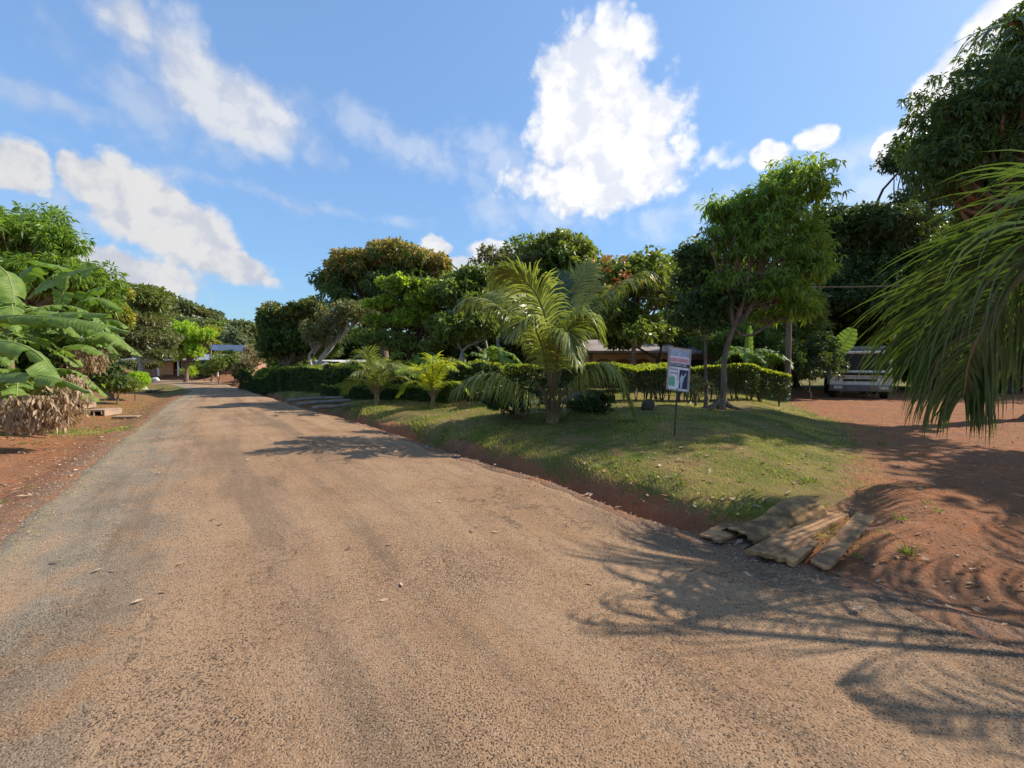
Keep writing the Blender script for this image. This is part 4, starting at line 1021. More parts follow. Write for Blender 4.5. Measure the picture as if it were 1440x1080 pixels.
# forest on the far rise
rg = np.random.default_rng(77)
far = [(175, 415, 26, 16, 90), (205, 420, 26, 16, 95), (240, 432, 22, 14, 100), (268, 440, 20, 12, 105), (295, 447, 18, 11, 110), (322, 462, 16, 10, 110), (345, 465, 18, 12, 105),
       (225, 452, 28, 16, 75), (265, 460, 24, 15, 78), (300, 468, 20, 14, 80), (335, 482, 20, 18, 74), (360, 480, 18, 20, 78), (190, 450, 30, 20, 72), (150, 430, 30, 20, 80), (372, 470, 14, 12, 100),
       (120, 425, 34, 22, 85), (60, 420, 40, 26, 85), (316, 500, 20, 14, 66), (350, 505, 20, 12, 68), (230, 490, 26, 18, 66), (195, 500, 26, 14, 64)]
farlab = ['farthest ridge tree at the left, pale and sparse', 'pale ridge tree above the grey green spreading tree', 'ridge tree with a flat open crown', 'ridge tree right of the flat-crowned one', 'low ridge tree above the lime tree',
          'small ridge tree above the white banner', 'ridge tree at the right end of the skyline dip', 'mid-distance tree behind the grey green spreading tree', 'mid-distance tree behind the rounded lime tree', 'mid-distance tree above the smaller yellow green tree',
          'dull green tree directly behind the white banner', 'dull green tree right of the banner', 'mid-distance tree behind the yellow-leaved tree', 'distant tree behind the small yellow tree', 'thin distant tree touching the dark dome tree',
          'distant tree behind the banana clump', 'distant tree hidden behind the left mango', 'tree behind the brick house below the banner', 'tree behind the dry tan bush', 'tree shading the left end of the brick house', 'low dark tree left of the brick house']
for i, ((px, py, hw, hh, Y), lab) in enumerate(zip(far, farlab)):
    tree('background_tree', lab, g3(px, 540, Y), [ell(px, py, hw, hh, Y), ell(px + rg.uniform(-8, 8), py + hh * .8, hw * .9, hh, Y + 1)],
         [('crown', ['far', 'mid', 'far', 'olive'][i % 4], 6500, .010 * Y, .0055 * Y, K(jag=.5, fill=.35), None)], bark=BARKP if i < 7 else BARKD, tr=.3, m=11, rel=.42, seed=400 + i, group='trees on the far rise', twigs=2 if i < 7 else 0)

# ------------------------------------------------------------------ sign
WHITE = simple_mat('white_print', (.82, .82, .86), (.76, .77, .82), .5, 6)
GREY = simple_mat('weathered_metal', (.42, .41, .39), (.30, .27, .24), .5, 14, .2, .003, spec=.4)
DARKM = simple_mat('dark_steel', (.05, .045, .04), (.09, .06, .045), .6, 12)
NAVY = simple_mat('navy_print', (.025, .03, .075), (.05, .065, .13), .5, 20)
BLUE = simple_mat('pale_blue_print', (.28, .36, .50), (.50, .56, .68), .5, 12)
REDP = simple_mat('red_print', (.62, .08, .11), (.55, .10, .13), .5, 20)
PINK = simple_mat('pink_print', (.72, .46, .52), (.75, .55, .60), .5, 15)
GREENP = simple_mat('green_print', (.10, .42, .27), (.20, .50, .36), .5, 40)
YELP = simple_mat('yellow_print', (.50, .48, .22), (.55, .5, .3), .5, 20)
def textmesh(body, size, mat, M, parent, name='lettering', ex=.001, wlim=None):
    c = bpy.data.curves.new('lettering', 'FONT'); c.body = body; c.size = size; c.extrude = ex; c.align_x = 'LEFT'; c.resolution_u = 3
    o = bpy.data.objects.new('tmp_text', c); col.objects.link(o)
    dg = bpy.context.evaluated_depsgraph_get(); me = bpy.data.meshes.new_from_object(o.evaluated_get(dg))
    bpy.data.objects.remove(o); bpy.data.curves.remove(c)
    n = len(me.vertices); a = np.empty(n * 3, np.float32); me.vertices.foreach_get('co', a); a = a.reshape(-1, 3)
    if wlim: a[:, 0] *= wlim / a[:, 0].max()
    Mx = np.array(M); a = (Mx[:3, :3] @ a.T).T + Mx[:3, 3]
    me.vertices.foreach_set('co', a.astype(np.float32).ravel()); me.update()
    me.materials.clear(); me.materials.append(mat); me.name = name
    r = bpy.data.objects.new(name, me); col.objects.link(r); r.parent = parent
    return r
sb = hit(948, 613)
sign = empty('sign_board', sb, 'leaning poster sign with red and white lettering on a thin dark post', 'sign')
Y0 = sb[1]; s = Y0 / F
TL, TR_, BR, BL = pt(940.5, 487, Y0), pt(972, 491.5, Y0), pt(968, 549, Y0), pt(937, 547.5, Y0)
ux = (TR_ - TL); W_ = np.linalg.norm(ux); ux = ux / W_
uy = (TL - BL); H_ = np.linalg.norm(uy); uy = uy / H_; uz = np.cross(ux, uy)
Mloc = np.eye(4); Mloc[:3, 0] = ux; Mloc[:3, 1] = uy; Mloc[:3, 2] = uz; Mloc[:3, 3] = BL - sb   # local frame, relative to the Empty
def sbox(x0, x1, y0, y1, z0, z1, name, mat, par=sign):
    b = MB(); b.box(((x0 + x1) / 2, (y0 + y1) / 2, (z0 + z1) / 2), (x1 - x0, y1 - y0, z1 - z0), M=Mloc)
    o = b.build(name, mat); o.parent = par; return o
sbox(.02, W_ - .02, .02, H_ - .02, -.012, 0, 'panel', WHITE)
b = MB()
for (x0, x1, y0, y1) in ((0, .024, 0, H_), (W_ - .018, W_, 0, H_), (.024, W_ - .018, 0, .02), (.024, W_ - .018, H_ - .02, H_)):
    b.box(((x0 + x1) / 2, (y0 + y1) / 2, 0), (x1 - x0, y1 - y0, .04), M=Mloc)
o = b.build('frame', GREY); o.parent = sign
iw = W_ - .05
sbox(.03, W_ - .024, H_ * .80, H_ * .95, .001, .004, 'blue_band', BLUE)
sbox(.03, W_ - .03, H_ * .66, H_ * .76, .001, .004, 'pink_band', PINK)
sbox(.03, W_ - .022, H_ * .555, H_ * .64, .001, .004, 'dark_band', NAVY)
sbox(W_ * .54, W_ - .03, H_ * .06, H_ * .50, .001, .004, 'photo_print', NAVY)
sbox(W_ * .10, W_ * .36, H_ * .10, H_ * .30, .001, .004, 'green_emblem', GREENP)
sbox(W_ * .45, W_ * .49, H_ * .24, H_ * .44, .001, .004, 'yellow_stripe', YELP)
def TM(x, y, z=.006):
    T = np.eye(4); T[:3, 3] = (x, y, z); return Mloc @ T
textmesh('LODGE DE BRANCE', .085, REDP, TM(.035, H_ * .675, .0045), sign, wlim=iw - .03)
textmesh('RESTAURANT GRILL', .06, WHITE, TM(.035, H_ * .575, .0045), sign, wlim=iw - .04)
for i, (tx, wl) in enumerate((('Marketing', .36), ('Cyber-Bug', .34), ('Choix', .2))):
    textmesh(tx, .055, NAVY, TM(.05, H_ * (.475 - .09 * i), .001), sign, wlim=wl * W_ * .95)
# the white-shirted figure printed in the photo: one flat cut-out print
fig = [(.60, .07), (.68, .07), (.70, .20), (.74, .30), (.80, .36), (.86, .43), (.83, .45), (.74, .37), (.68, .35), (.65, .40), (.61, .36), (.58, .30), (.55, .20), (.58, .18)]
b = MB(); V = [(Mloc @ np.array([x * W_, y * H_, .006, 1]))[:3] for x, y in fig]; b.add(V, [list(range(len(V)))]); o = b.build('printed_figure', BLUE); o.parent = sign
b = MB(); top = (BL + BR) / 2 + [0, 0, .0]
b.tube([sb + [0, 0, -.15], sb + (top - sb) * .5, top + uy * .02], [.017, .017, .017], 8)
b.tube([top - uy * .16 + ux * .005, top + ux * .10], [.010, .010], 6)
b.tube([top - uy * .10, top - ux * .03], [.010, .010], 6)
b.build('post', DARKM, sign)

# ------------------------------------------------------------------ truck
tp = hit(1207, 551)
Yt = 20.5; tx = pt(1209, 552, Yt); tz = gz(tx[0], tx[1])
truck = empty('truck', (tx[0], tx[1], tz), 'old white cab-over truck parked in the shade behind the palm fronds', 'truck')
WP = simple_mat('dirty_white_paint', (.80, .80, .78), (.66, .64, .60), .45, 5, spec=.5)
BLK = simple_mat('black_plastic', (.02, .02, .022), (.035, .033, .03), .55, 8)
GLS = simple_mat('dark_windscreen', (.012, .014, .018), (.02, .022, .026), .25, 2, spec=.25)
RUB = simple_mat('tyre_rubber', (.02, .02, .02), (.035, .03, .028), .85, 8)
LAMPM = simple_mat('lamp_glass', (.45, .45, .42), (.6, .6, .58), .15, 10, spec=.8)
def tb_(name, parts, mat, par=truck, bev=.02):
    b = MB()
    for (c, d) in parts: b.box(c, d)
    o = b.build(name, mat); o.parent = par
    if bev:
        m = o.modifiers.new('bevel', 'BEVEL'); m.width = bev; m.segments = 2
    return o
TW = 2.35
body = MB()
# cab shell: side pillars, roof, lower panel, back
body.box((0, .95, 1.0), (TW, 1.7, .75)); body.box((-TW / 2 + .06, .9, 1.75), (.10, 1.6, .95)); body.box((TW / 2 - .06, .9, 1.75), (.10, 1.6, .95))
body.box((0, .95, 2.24), (TW - .08, 1.65, .13)); body.box((0, 1.72, 1.75), (TW - .1, .1, .95))
o = body.build('cab', WP); o.parent = truck; mm = o.modifiers.new('bevel', 'BEVEL'); mm.width = .045; mm.segments = 3
tb_('windscreen', [((0, .14, 1.78), (TW - .22, .03, .80))], GLS)
for sx_ in (-1, 1):
    tb_('wiper', [((sx_ * .45, .11, 1.48), (.5, .02, .025))], BLK, bev=0)
tb_('grille', [((0, .075, 1.20), (TW - .28, .05, .13)), ((0, .075, .90), (TW * .55, .05, .12)), ((0, .07, 1.05), (TW - .5, .03, .02))], BLK, bev=.01)
b = MB(); 
for k in (0, .1): b.box((-TW / 2 + .25 + k, .085, .90), (.05, .03, .07))
o = b.build('emblem', BLK); o.parent = truck
tb_('bumper', [((0, .0, .52), (TW + .04, .22, .30))], simple_mat('grey_bumper', (.12, .12, .12), (.17, .16, .15), .6, 6))
for sx_ in (-1, 1):
    tb_('headlight', [((sx_ * (TW / 2 - .32), -.115, .55), (.34, .04, .15))], LAMPM, bev=.02)
    tb_('mirror', [((sx_ * (TW / 2 + .15), .12, 1.75), (.12, .06, .38)), ((sx_ * (TW / 2 + .05), .14, 1.98), (.2, .025, .025))], BLK, bev=.01)
for sx_ in (-1, 1):
    for yy in (.95, 4.3):
        b = MB(); a = np.linspace(0, 2 * np.pi, 25)[:-1]
        b.tube([(sx_ * (TW / 2 - .30), yy, .46), (sx_ * (TW / 2 - .28), yy, .46), (sx_ * (TW / 2 - .06), yy, .46), (sx_ * (TW / 2 - .03), yy, .46)], [.40, .46, .46, .40], 24)
        o = b.build('wheel', RUB); o.parent = truck
tb_('cargo_box', [((0, 3.6, 1.75), (TW + .05, 3.4, 1.7)), ((0, 3.6, .75), (.9, 4.0, .22))], simple_mat('cargo_panel', (.30, .28, .24), (.22, .20, .17), .7, 3))
tb_('roof_rack', [((0, .5, 2.36), (TW - .3, .05, .05)), ((0, 1.4, 2.36), (TW - .3, .05, .05)), ((-.9, .95, 2.33), (.04, 1.0, .06)), ((.9, .95, 2.33), (.04, 1.0, .06))], BLK, bev=0)
truck.rotation_euler = (0, 0, R(-33))

# ------------------------------------------------------------------ utility pole, wires
WOOD = simple_mat('grey_pole_wood', (.13, .10, .08), (.20, .16, .13), .9, 5, .5, .01, 20, stretch=(1, 1, .15))
up = np.array(g3(1107, 548, 19)); topz = pt(1107, 400, 19)[2]
pole = empty('utility_pole', up, 'dark wooden utility pole standing at the right end of the hedge', 'pole')
b = MB(); b.tube([up + [0, 0, -.3], (up[0], up[1], topz * .5), (up[0], up[1], topz)], [.13, .115, .10], 10); b.build('shaft', WOOD, pole, True)
b = MB(); b.box((up[0], up[1] - .16, topz - .3), (1.0, .09, .11)); b.build('crossarm', WOOD, pole)
for dx in (-.4, .4):
    b = MB(); b.tube([(up[0] + dx, up[1] - .16, topz - .245), (up[0] + dx, up[1] - .16, topz - .19), (up[0] + dx, up[1] - .16, topz - .13)], [.025, .04, .02], 8); b.build('insulator', GREY, pole)
for k, dx in enumerate((-.4, .4)):
    a = np.array([up[0] + dx, up[1] - .16, topz - .13])
    for e, lb_ in ((pt(1500, 375 - k * 6, 20), ('lower', 'upper')[k] + ' wire running right from the utility pole behind the fronds'), (pt(900, 418 - k * 14, 16), ('lower', 'upper')[k] + ' wire running left from the utility pole through the young mango')):
        t = np.linspace(0, 1, 24)[:, None]; P = a + (e - a) * t; P[:, 2] -= (.35 * np.sin(t * np.pi))[:, 0]
        b = MB(); b.tube(P, .007, 5); tag(b.build('overhead_wire', WOOD), lb_, 'wire', 'overhead wires')

# ------------------------------------------------------------------ banner over the far road
BANN = simple_mat('banner_cloth', (.58, .64, .80), (.50, .57, .74), .7, 1.5)
ba, bb = pt(296.5, 484.5, 41), pt(345, 485.5, 41); bc, bd = pt(345, 494, 41), pt(296.5, 492.5, 41)
ban = empty('road_banner', (ba[0], 41, gz(ba[0], 41)), 'long pale blue white banner hung between two thin posts over the far verge', 'banner')
b = MB(); n = 14; t = np.linspace(0, 1, n)[:, None]
top_ = ba + (bb - ba) * t; bot = bd + (bc - bd) * t; wv = .03 * np.sin(t * 14)[:, 0]; top_[:, 1] += wv; bot[:, 1] -= wv
for off in (0, .02):
    V = np.stack([top_ + [0, off, 0], bot + [0, off, 0]], 1); i = np.arange(n - 1) * 2
    b.add(V, np.stack([i, i + 1, i + 3, i + 2], -1))
b.build('cloth', BANN, ban)
for e, f_ in ((ba, bd), (bb, bc)):
    b = MB(); b.tube([(e[0], 41, gz(e[0], 41) - .1), (e[0], 41, e[2] + .15)], [.04, .035], 8); b.build('post', GREY, ban)
b = MB(); b.tube(np.stack([ba + [0, .01, .02], bb + [0, .01, .02]]), .015, 5); b.build('top_rope', DARKM, ban)

# ------------------------------------------------------------------ houses
def brick_mat(name, a, b_, mortar, sc=4.0):
    m, nt = newmat(name)
    v = N(nt, 'ShaderNodeTexCoord').outputs['Object']
    mp = N(nt, 'ShaderNodeSeparateXYZ', inp={0: v})
    c = N(nt, 'ShaderNodeCombineXYZ', inp={0: M_(nt, 'ADD', mp.outputs[0], mp.outputs[1]), 1: mp.outputs[2]})
    br = N(nt, 'ShaderNodeTexBrick', inp={'Vector': c.outputs[0], 'Color1': (*a, 1), 'Color2': (*b_, 1), 'Mortar': (*mortar, 1), 'Scale': sc, 'Mortar Size': .02})
    nn = noise(nt, 1.2, 5, .6, v)
    cc_ = mixc(nt, smooth(nt, nn, .4, .7, 0, .5), br.outputs[0], tuple(x * .6 for x in a))
    out(nt, N(nt, 'ShaderNodeBsdfPrincipled', inp={'Base Color': cc_, 'Roughness': .9, 'Normal': bump(nt, br.outputs['Fac'], -.4, .01)}).outputs[0]); return m
BRICK = brick_mat('red_brick', (.36, .16, .10), (.42, .21, .14), (.36, .27, .2))
METAL = simple_mat('zinc_roof', (.38, .38, .40), (.26, .24, .23), .4, 2, .2, .01, 10, metallic=.3)
RUST = simple_mat('rusty_zinc_roof', (.36, .30, .26), (.27, .20, .15), .6, 1.4)
PLAST = simple_mat('white_plaster', (.66, .64, .60), (.56, .53, .48), .8, 2)
OCHRE = simple_mat('orange_plaster', (.52, .27, .13), (.44, .22, .11), .85, 2)
DARKI = simple_mat('dark_interior', (.03, .025, .02), (.045, .035, .03), .9, 3)
def P0(px, Y): 
    p = pt(px, 520, Y); return p[0]
# brick house beyond the bend
Yh = 52.0; x0, x1 = P0(196, Yh), P0(335, Yh); zb = gz((x0 + x1) / 2, Yh); zt = pt(0, 507, Yh)[2]
house = empty('brick_house', ((x0 + x1) / 2, Yh, zb), 'low red brick house with a pale metal roof and white veranda posts beyond the bend', 'house')
b = MB(); H_w = zt - zb
b.box(((x0 + x1) / 2, Yh + 3, zb + H_w / 2 - .1), (x1 - x0, 5.8, H_w + .2)); b.build('wall', BRICK, house)
b = MB(); xm = (x0 + x1) / 2
def roofslab(b, xa, xb, ya, yb, za, zb_, th=.12):
    V = [(xa, ya, za), (xb, ya, za), (xb, yb, zb_), (xa, yb, zb_)]; V2 = [(x, y, z + th) for x, y, z in V]
    b.add(V + V2, [[0, 3, 2, 1], [4, 5, 6, 7], [0, 1, 5, 4], [1, 2, 6, 5], [2, 3, 7, 6], [3, 0, 4, 7]])
roofslab(b, x0 - .5, x1 + .5, Yh - 2.0, Yh + 3, zt - .05, zt + .75); roofslab(b, x0 - .5, x1 + .5, Yh + 3.01, Yh + 6.6, zt + .75, zt)
b.build('roof', METAL, house)
for px in (222, 250, 277, 305):
    x = P0(px, Yh - 1.8); b = MB(); b.box((x, Yh - 1.7, (zb + zt) / 2 - .1), (.14, .14, zt - zb + .0)); b.build('veranda_post', PLAST, house)
for px, w in ((208, 1.3), (250, .9), (283, 1.2), (318, 1.1)):
    x = P0(px, Yh); b = MB(); b.box((x, Yh + .08, zb + 1.15), (w, .04, 1.1)); f_ = b.build('window', DARKI, house)
    b = MB()
    for dx in (-w / 2, w / 2, 0): b.box((x + dx, Yh + .045, zb + 1.15), (.06, .05, 1.16))
    for dz in (-.55, .55): b.box((x, Yh + .04, zb + 1.15 + dz), (w + .1, .05, .06))
    b.build('window_frame', PLAST, f_)
x = P0(236, Yh); b = MB(); b.box((x, Yh + .07, zb + .95), (.95, .06, 1.9)); b.build('door', PLAST, house)
b = MB(); b.box((P0(232, Yh - .6), Yh - .4, zb + .8), (1.7, .12, 1.5)); tag(b.build('screen_wall', OCHRE, house), 'sunlit tan screen wall on the veranda')
# white painted stone on the yard
p = g3(218, 523, 46); rg = np.random.default_rng(8); b = MB()
th = np.linspace(0, np.pi, 7)[1:-1]; 
b.tube([(p[0] - .35, p[1], p[2] + .12), (p[0] - .2, p[1], p[2] + .2), (p[0] + .15, p[1], p[2] + .22), (p[0] + .4, p[1], p[2] + .12)], [.14, .26, .28, .12], 9)
tag(b.build('boulder', PLAST, smoothf=True), 'white painted boulder on the bare yard in front of the brick house', 'boulder')
# ochre house with arches behind the hedge
Ya = 24.0
def arch_house():
    x0, x1 = P0(835, Ya), P0(945, Ya); zb = gz((x0 + x1) / 2, Ya); zt = pt(0, 497, Ya)[2]
    h = empty('arched_house', ((x0 + x1) / 2, Ya, zb), 'orange plastered house with low arches, above the hedge left of the sign', 'house')
    n = 4; w = (x1 - x0) / n; b = MB()
    for k in range(n):
        c = x0 + (k + .5) * w; r = w * .40; sp_ = zt - .30 - r * .55
        ths = np.linspace(0, np.pi, 13); pts = [(c + r * math.cos(t), sp_ + r * .55 * math.sin(t)) for t in ths]
        for y in (Ya, Ya + .3):
            for (a0, a1) in zip(pts[:-1], pts[1:]):
                b.add([(a0[0], y, a0[1]), (a1[0], y, a1[1]), (a1[0], y, zt), (a0[0], y, zt)], [[0, 1, 2, 3]])
        for (a0, a1) in zip(pts[:-1], pts[1:]):
            b.add([(a0[0], Ya, a0[1]), (a1[0], Ya, a1[1]), (a1[0], Ya + .3, a1[1]), (a0[0], Ya + .3, a0[1])], [[0, 1, 2, 3]])
        for sx_ in (-1, 1):
            xa = c + sx_ * (r + (w / 2 - r) / 2); b.box((xa, Ya + .15, (zb + zt) / 2 - .1), (w / 2 - r, .3, zt - zb + .2))
    b.build('arcade', OCHRE, h)
    b = MB(); b.box(((x0 + x1) / 2, Ya + 3, (zb + zt) / 2), (x1 - x0, 3, zt - zb)); b.build('wall', OCHRE, h)
    b = MB(); roofslab(b, x0 - .4, x1 + .3, Ya - .5, Ya + 2.5, zt + .02, zt + .8); roofslab(b, x0 - .4, x1 + .3, Ya + 2.51, Ya + 5, zt + .8, zt + .1); b.build('roof', RUST, h)
arch_house()
def small_house(xa, xb, Y, pyt, pyb, label, wall, roof, hip=.6, cat='house'):
    x0, x1 = P0(xa, Y), P0(xb, Y); zb = gz((x0 + x1) / 2, Y); zt = pt(0, pyb, Y)[2]; zr = pt(0, pyt, Y)[2]
    h = empty('small_house', ((x0 + x1) / 2, Y, zb), label, cat)
    b = MB(); b.box(((x0 + x1) / 2, Y + 1.5, (zb + zt) / 2 - .1), (x1 - x0, 3, zt - zb + .2)); b.build('wall', wall, h)
    b = MB(); roofslab(b, x0 - .3, x1 + .3, Y - .4, Y + 1.5, zt + .01, zr); roofslab(b, x0 - .3, x1 + .3, Y + 1.51, Y + 3.4, zr, zt + .01); b.build('roof', roof, h)
    b = MB(); b.box(((x0 + x1) / 2, Y - .02, zb + 1.1), (.8, .05, .9)); b.build('window', DARKI, h)
    return h
small_house(950, 1010, 25, 489, 499, 'shed with a white metal roof behind the hedge right of the sign', simple_mat('grey_wall', (.17, .14, .12), (.22, .18, .15), .9, 2), METAL)
small_house(440, 500, 31, 508, 516, 'low white-roofed building behind the long dark hedge', PLAST, simple_mat('white_roof', (.72, .73, .76), (.66, .66, .68), .5, 2))

# ------------------------------------------------------------------ planks, sacking, logs, culvert
PLK = simple_mat('orange_plank', (.19, .10, .05), (.52, .28, .12), .85, 4, 1.0, .012, 22)
PLKD = simple_mat('old_plank', (.20, .12, .07), (.30, .19, .11), .85, 6, .6, .006, 26, stretch=(.4, 3, 3))
SACK = simple_mat('dirty_sacking', (.14, .08, .04), (.48, .27, .11), .95, 5, 1.0, .015, 40)
LOGM = simple_mat('grey_log', (.17, .14, .12), (.28, .22, .18), .9, 4, .8, .02, 14)
def plank(name, label, c0, c1, c2, c3, th, mat, z=None, group='planks bridging the ditch by the drive', seed=0, lift=(0, 0, 0, 0)):
    """corners in photo pixels on the ground (near-left, near-right, far-right, far-left)"""
    rg = np.random.default_rng(seed)
    Q = [np.array(flat(*c, z)) + [0, 0, l] for c, l in zip((c0, c1, c2, c3), lift)]
    n = 10; k = 5; b = MB(); top = []
    for i in range(n + 1):
        u = i / n
        for j in range(k):
            v = j / (k - 1)
            p = (Q[0] * (1 - v) + Q[1] * v) * (1 - u) + (Q[3] * (1 - v) + Q[2] * v) * u
            e = .006 * rg.normal() if (i in (0, n)) else 0
            d = (Q[3] - Q[0]); d = d / np.linalg.norm(d)
            top.append(p + d * e * 3 + [0, 0, th + .003 * rg.normal() + .008 * math.sin(u * 5 + v * 2 + seed)])
    top = np.array(top); bot = top - [0, 0, th]
    m = len(top); i = (np.arange(n)[:, None] * k + np.arange(k - 1)[None])
    Ft = np.stack([i, i + 1, i + k + 1, i + k], -1).reshape(-1, 4)
    b.add(np.vstack([top, bot]), np.concatenate([Ft, Ft[:, ::-1] + m]))
    ring = [r * k for r in range(n + 1)] + [n * k + c for c in range(1, k)] + [r * k + k - 1 for r in range(n - 1, -1, -1)] + [c for c in range(k - 2, 0, -1)]
    ring = np.array(ring); r2 = np.roll(ring, -1)
    b.F.append((np.stack([ring, ring + m, r2 + m, r2], -1), 0))
    o = b.build(name, mat)
    return tag(o, label, 'plank', group)
plank('plank', 'longest pale plank beside the sacking roll', (1048, 780), (1085, 787), (1194, 728), (1160, 724), .035, PLK, .03, seed=1)
plank('plank', 'short broken plank nearest the road with a dark end', (1088, 788), (1116, 797), (1152, 769), (1132, 760), .04, PLK, .0, seed=2)
plank('plank', 'dusty half-buried plank farthest right, lying on the red earth', (1138, 792), (1168, 800), (1232, 730), (1206, 722), .02, PLK, .03, seed=3)
plank('plank', 'dark plank under the others over the ditch', (1020, 764), (1050, 772), (1130, 735), (1105, 728), .025, PLKD, -.03, seed=4)
plank('plank', 'flat pale slab at the left end of the bridge, next to the grass', (985, 752), (1012, 766), (1046, 746), (1022, 737), .02, PLK, .015, seed=5)
# sacking roll: half pipe draped over the ditch
def sack_roll():
    a = flat(1035, 756, .02); c = flat(1145, 722, .02)
    n, k = 50, 22; d = c - a; L = np.linalg.norm(d); d = d / L; s_ = np.array([d[1], -d[0], 0])
    rg = np.random.default_rng(9); V = []
    for i in range(n):
        u = i / (n - 1)
        wid = .15 + .02 * math.sin(u * 9) + .02 * u; hh = .07 + .12 * sst(u, .1, .8) + .012 * math.sin(u * 14)
        if u > .93: hh *= max(.15, math.cos((u - .93) / .07 * 1.4)); wid *= max(.5, math.cos((u - .93) / .07 * 1.1))
        for j in range(k):
            t = np.pi * j / (k - 1); wr = .010 * math.sin(u * 70 + j * .5) * math.sin(t) * math.exp(-((u - .5) / .22) ** 2) + .006 * math.sin(u * 33 + j)
            p = a + d * (u * L + .02 * math.sin(j * 1.3) * (u < .03)) + s_ * (math.cos(t) * (wid + wr) + .03 * math.sin(u * 6)) + np.array([0, 0, math.sin(t) ** .8 * (hh + wr) + .0])
            V.append(p)
    b = MB(); i = np.arange(n - 1)[:, None] * k + np.arange(k - 1)[None]
    b.add(V, np.stack([i, i + 1, i + k + 1, i + k], -1).reshape(-1, 4))
    V2 = np.array(V) - [0, 0, .012]; b.add(V2, np.stack([i, i + k, i + k + 1, i + 1], -1).reshape(-1, 4))
    o = b.build('sacking_roll', SACK, None, True)
    tag(o, 'crumpled tan sacking draped over a log beside the planks', 'sacking')
sack_roll()
# logs laid over the ditch, mid distance
for i, (A_, B_, r, lab) in enumerate([((405, 566, .03), (487, 561, .18), .075, 'upper grey log laid over the ditch beyond the palms'),
                                  ((418, 572, .03), (492, 566, .16), .085, 'middle grey log of the pile bridging the ditch'),
                                  ((440, 577, .02), (490, 571, .14), .07, 'lowest and shortest log of the pile bridging the ditch')]):
    a = flat(*A_) + [0, 0, r]; c = flat(*B_) + [0, 0, r]
    rg = np.random.default_rng(i); b = MB(); limb(b, rg, a, c, r, r * .8, 10, 0.0, wob=.25)
    tag(b.build('log', LOGM, None, True), lab, 'log', 'logs bridging the right ditch')
# culvert boxes on the left verge
CONC = simple_mat('earthy_concrete', (.30, .21, .15), (.40, .28, .19), .9, 4, .6, .01, 20)
def slab(label, px, py, w, dpt, h, rz, dz=0, name='concrete_slab', hollow=True, mat=None, tilt=0):
    p = hit(px, py); b = MB()
    if hollow:
        b.box((0, 0, h - .03), (w, dpt, .06)); b.box((-w / 2 + .04, 0, (h - .06) / 2), (.08, dpt, h - .06)); b.box((w / 2 - .04, 0, (h - .06) / 2), (.08, dpt, h - .06)); b.box((0, dpt / 2 - .03, (h - .06) / 2), (w - .16, .06, h - .06))
    else: b.box((0, 0, h / 2), (w, dpt, h))
    o = b.build(name, mat or CONC); o.location = (p[0], p[1], p[2] + dz); o.rotation_euler = (0, R(tilt), rz)
    m = o.modifiers.new('bevel', 'BEVEL'); m.width = .012; m.segments = 2
    return tag(o, label, 'concrete slab', 'drain slabs on the left verge')
slab('upper hollow drain slab on the left verge, farthest from the road', 113, 574, .62, .7, .22, .25)
slab('middle hollow drain slab on the left verge with a dark opening', 146, 584, .62, .8, .22, .15)
slab('long thin slab at the road edge end of the left drain', 180, 589, .75, .35, .06, .2, hollow=False, dz=.04)
slab('sandy upright block standing behind the left drain slabs', 104, 566, .30, .3, .42, .5, name='stone_block', hollow=False)
slab('flat board leaning between the left drain slabs', 98, 580, .9, .12, .05, .4, name='board', hollow=False, mat=PLKD, dz=.05)
p = hit(215, 553)
b = MB(); rg = np.random.default_rng(4)
for k in range(30):
    a = p + [rg.normal(0, .35), rg.normal(0, .2), .04 + rg.random() * .12]; d = rg.normal(size=3) * [.3, .2, .05]
    b.tube([a - d, a + d], [.02, .012], 4)
tag(b.build('brushwood_pile', BARKD), 'small dark pile of cut twigs on the left verge', 'twig pile')
# dark stone by the hedge, big roots at the young mango
p = hit(915, 577); b = MB(); b.tube([p + [-.14, 0, 0], p + [-.1, 0, .1], p + [0, 0, .2], p + [.05, 0, .26]], [.14, .17, .15, .06], 8); tag(b.build('stone', BARKD, None, True), 'dark rounded stone at the foot of the hedge left of the sign', 'stone')
mt = [o for o in bpy.data.objects if o.name.startswith('mango_tree') and 'young' in o['label']][0]
b = MB()
for a_ in (-.3, .5, 2.4, 3.6):
    d = np.array([math.cos(a_), math.sin(a_) * .8, 0]); b.tube(curve([tm + d * .05 + [0, 0, .3], tm + d * .25 + [0, 0, .1], tm + d * .6 + [0, 0, 0.0], tm + d * .95 + [0, 0, -.06]], 9), np.linspace(.07, .015, 9), 6)
b.build('root', BARK, mt, True)

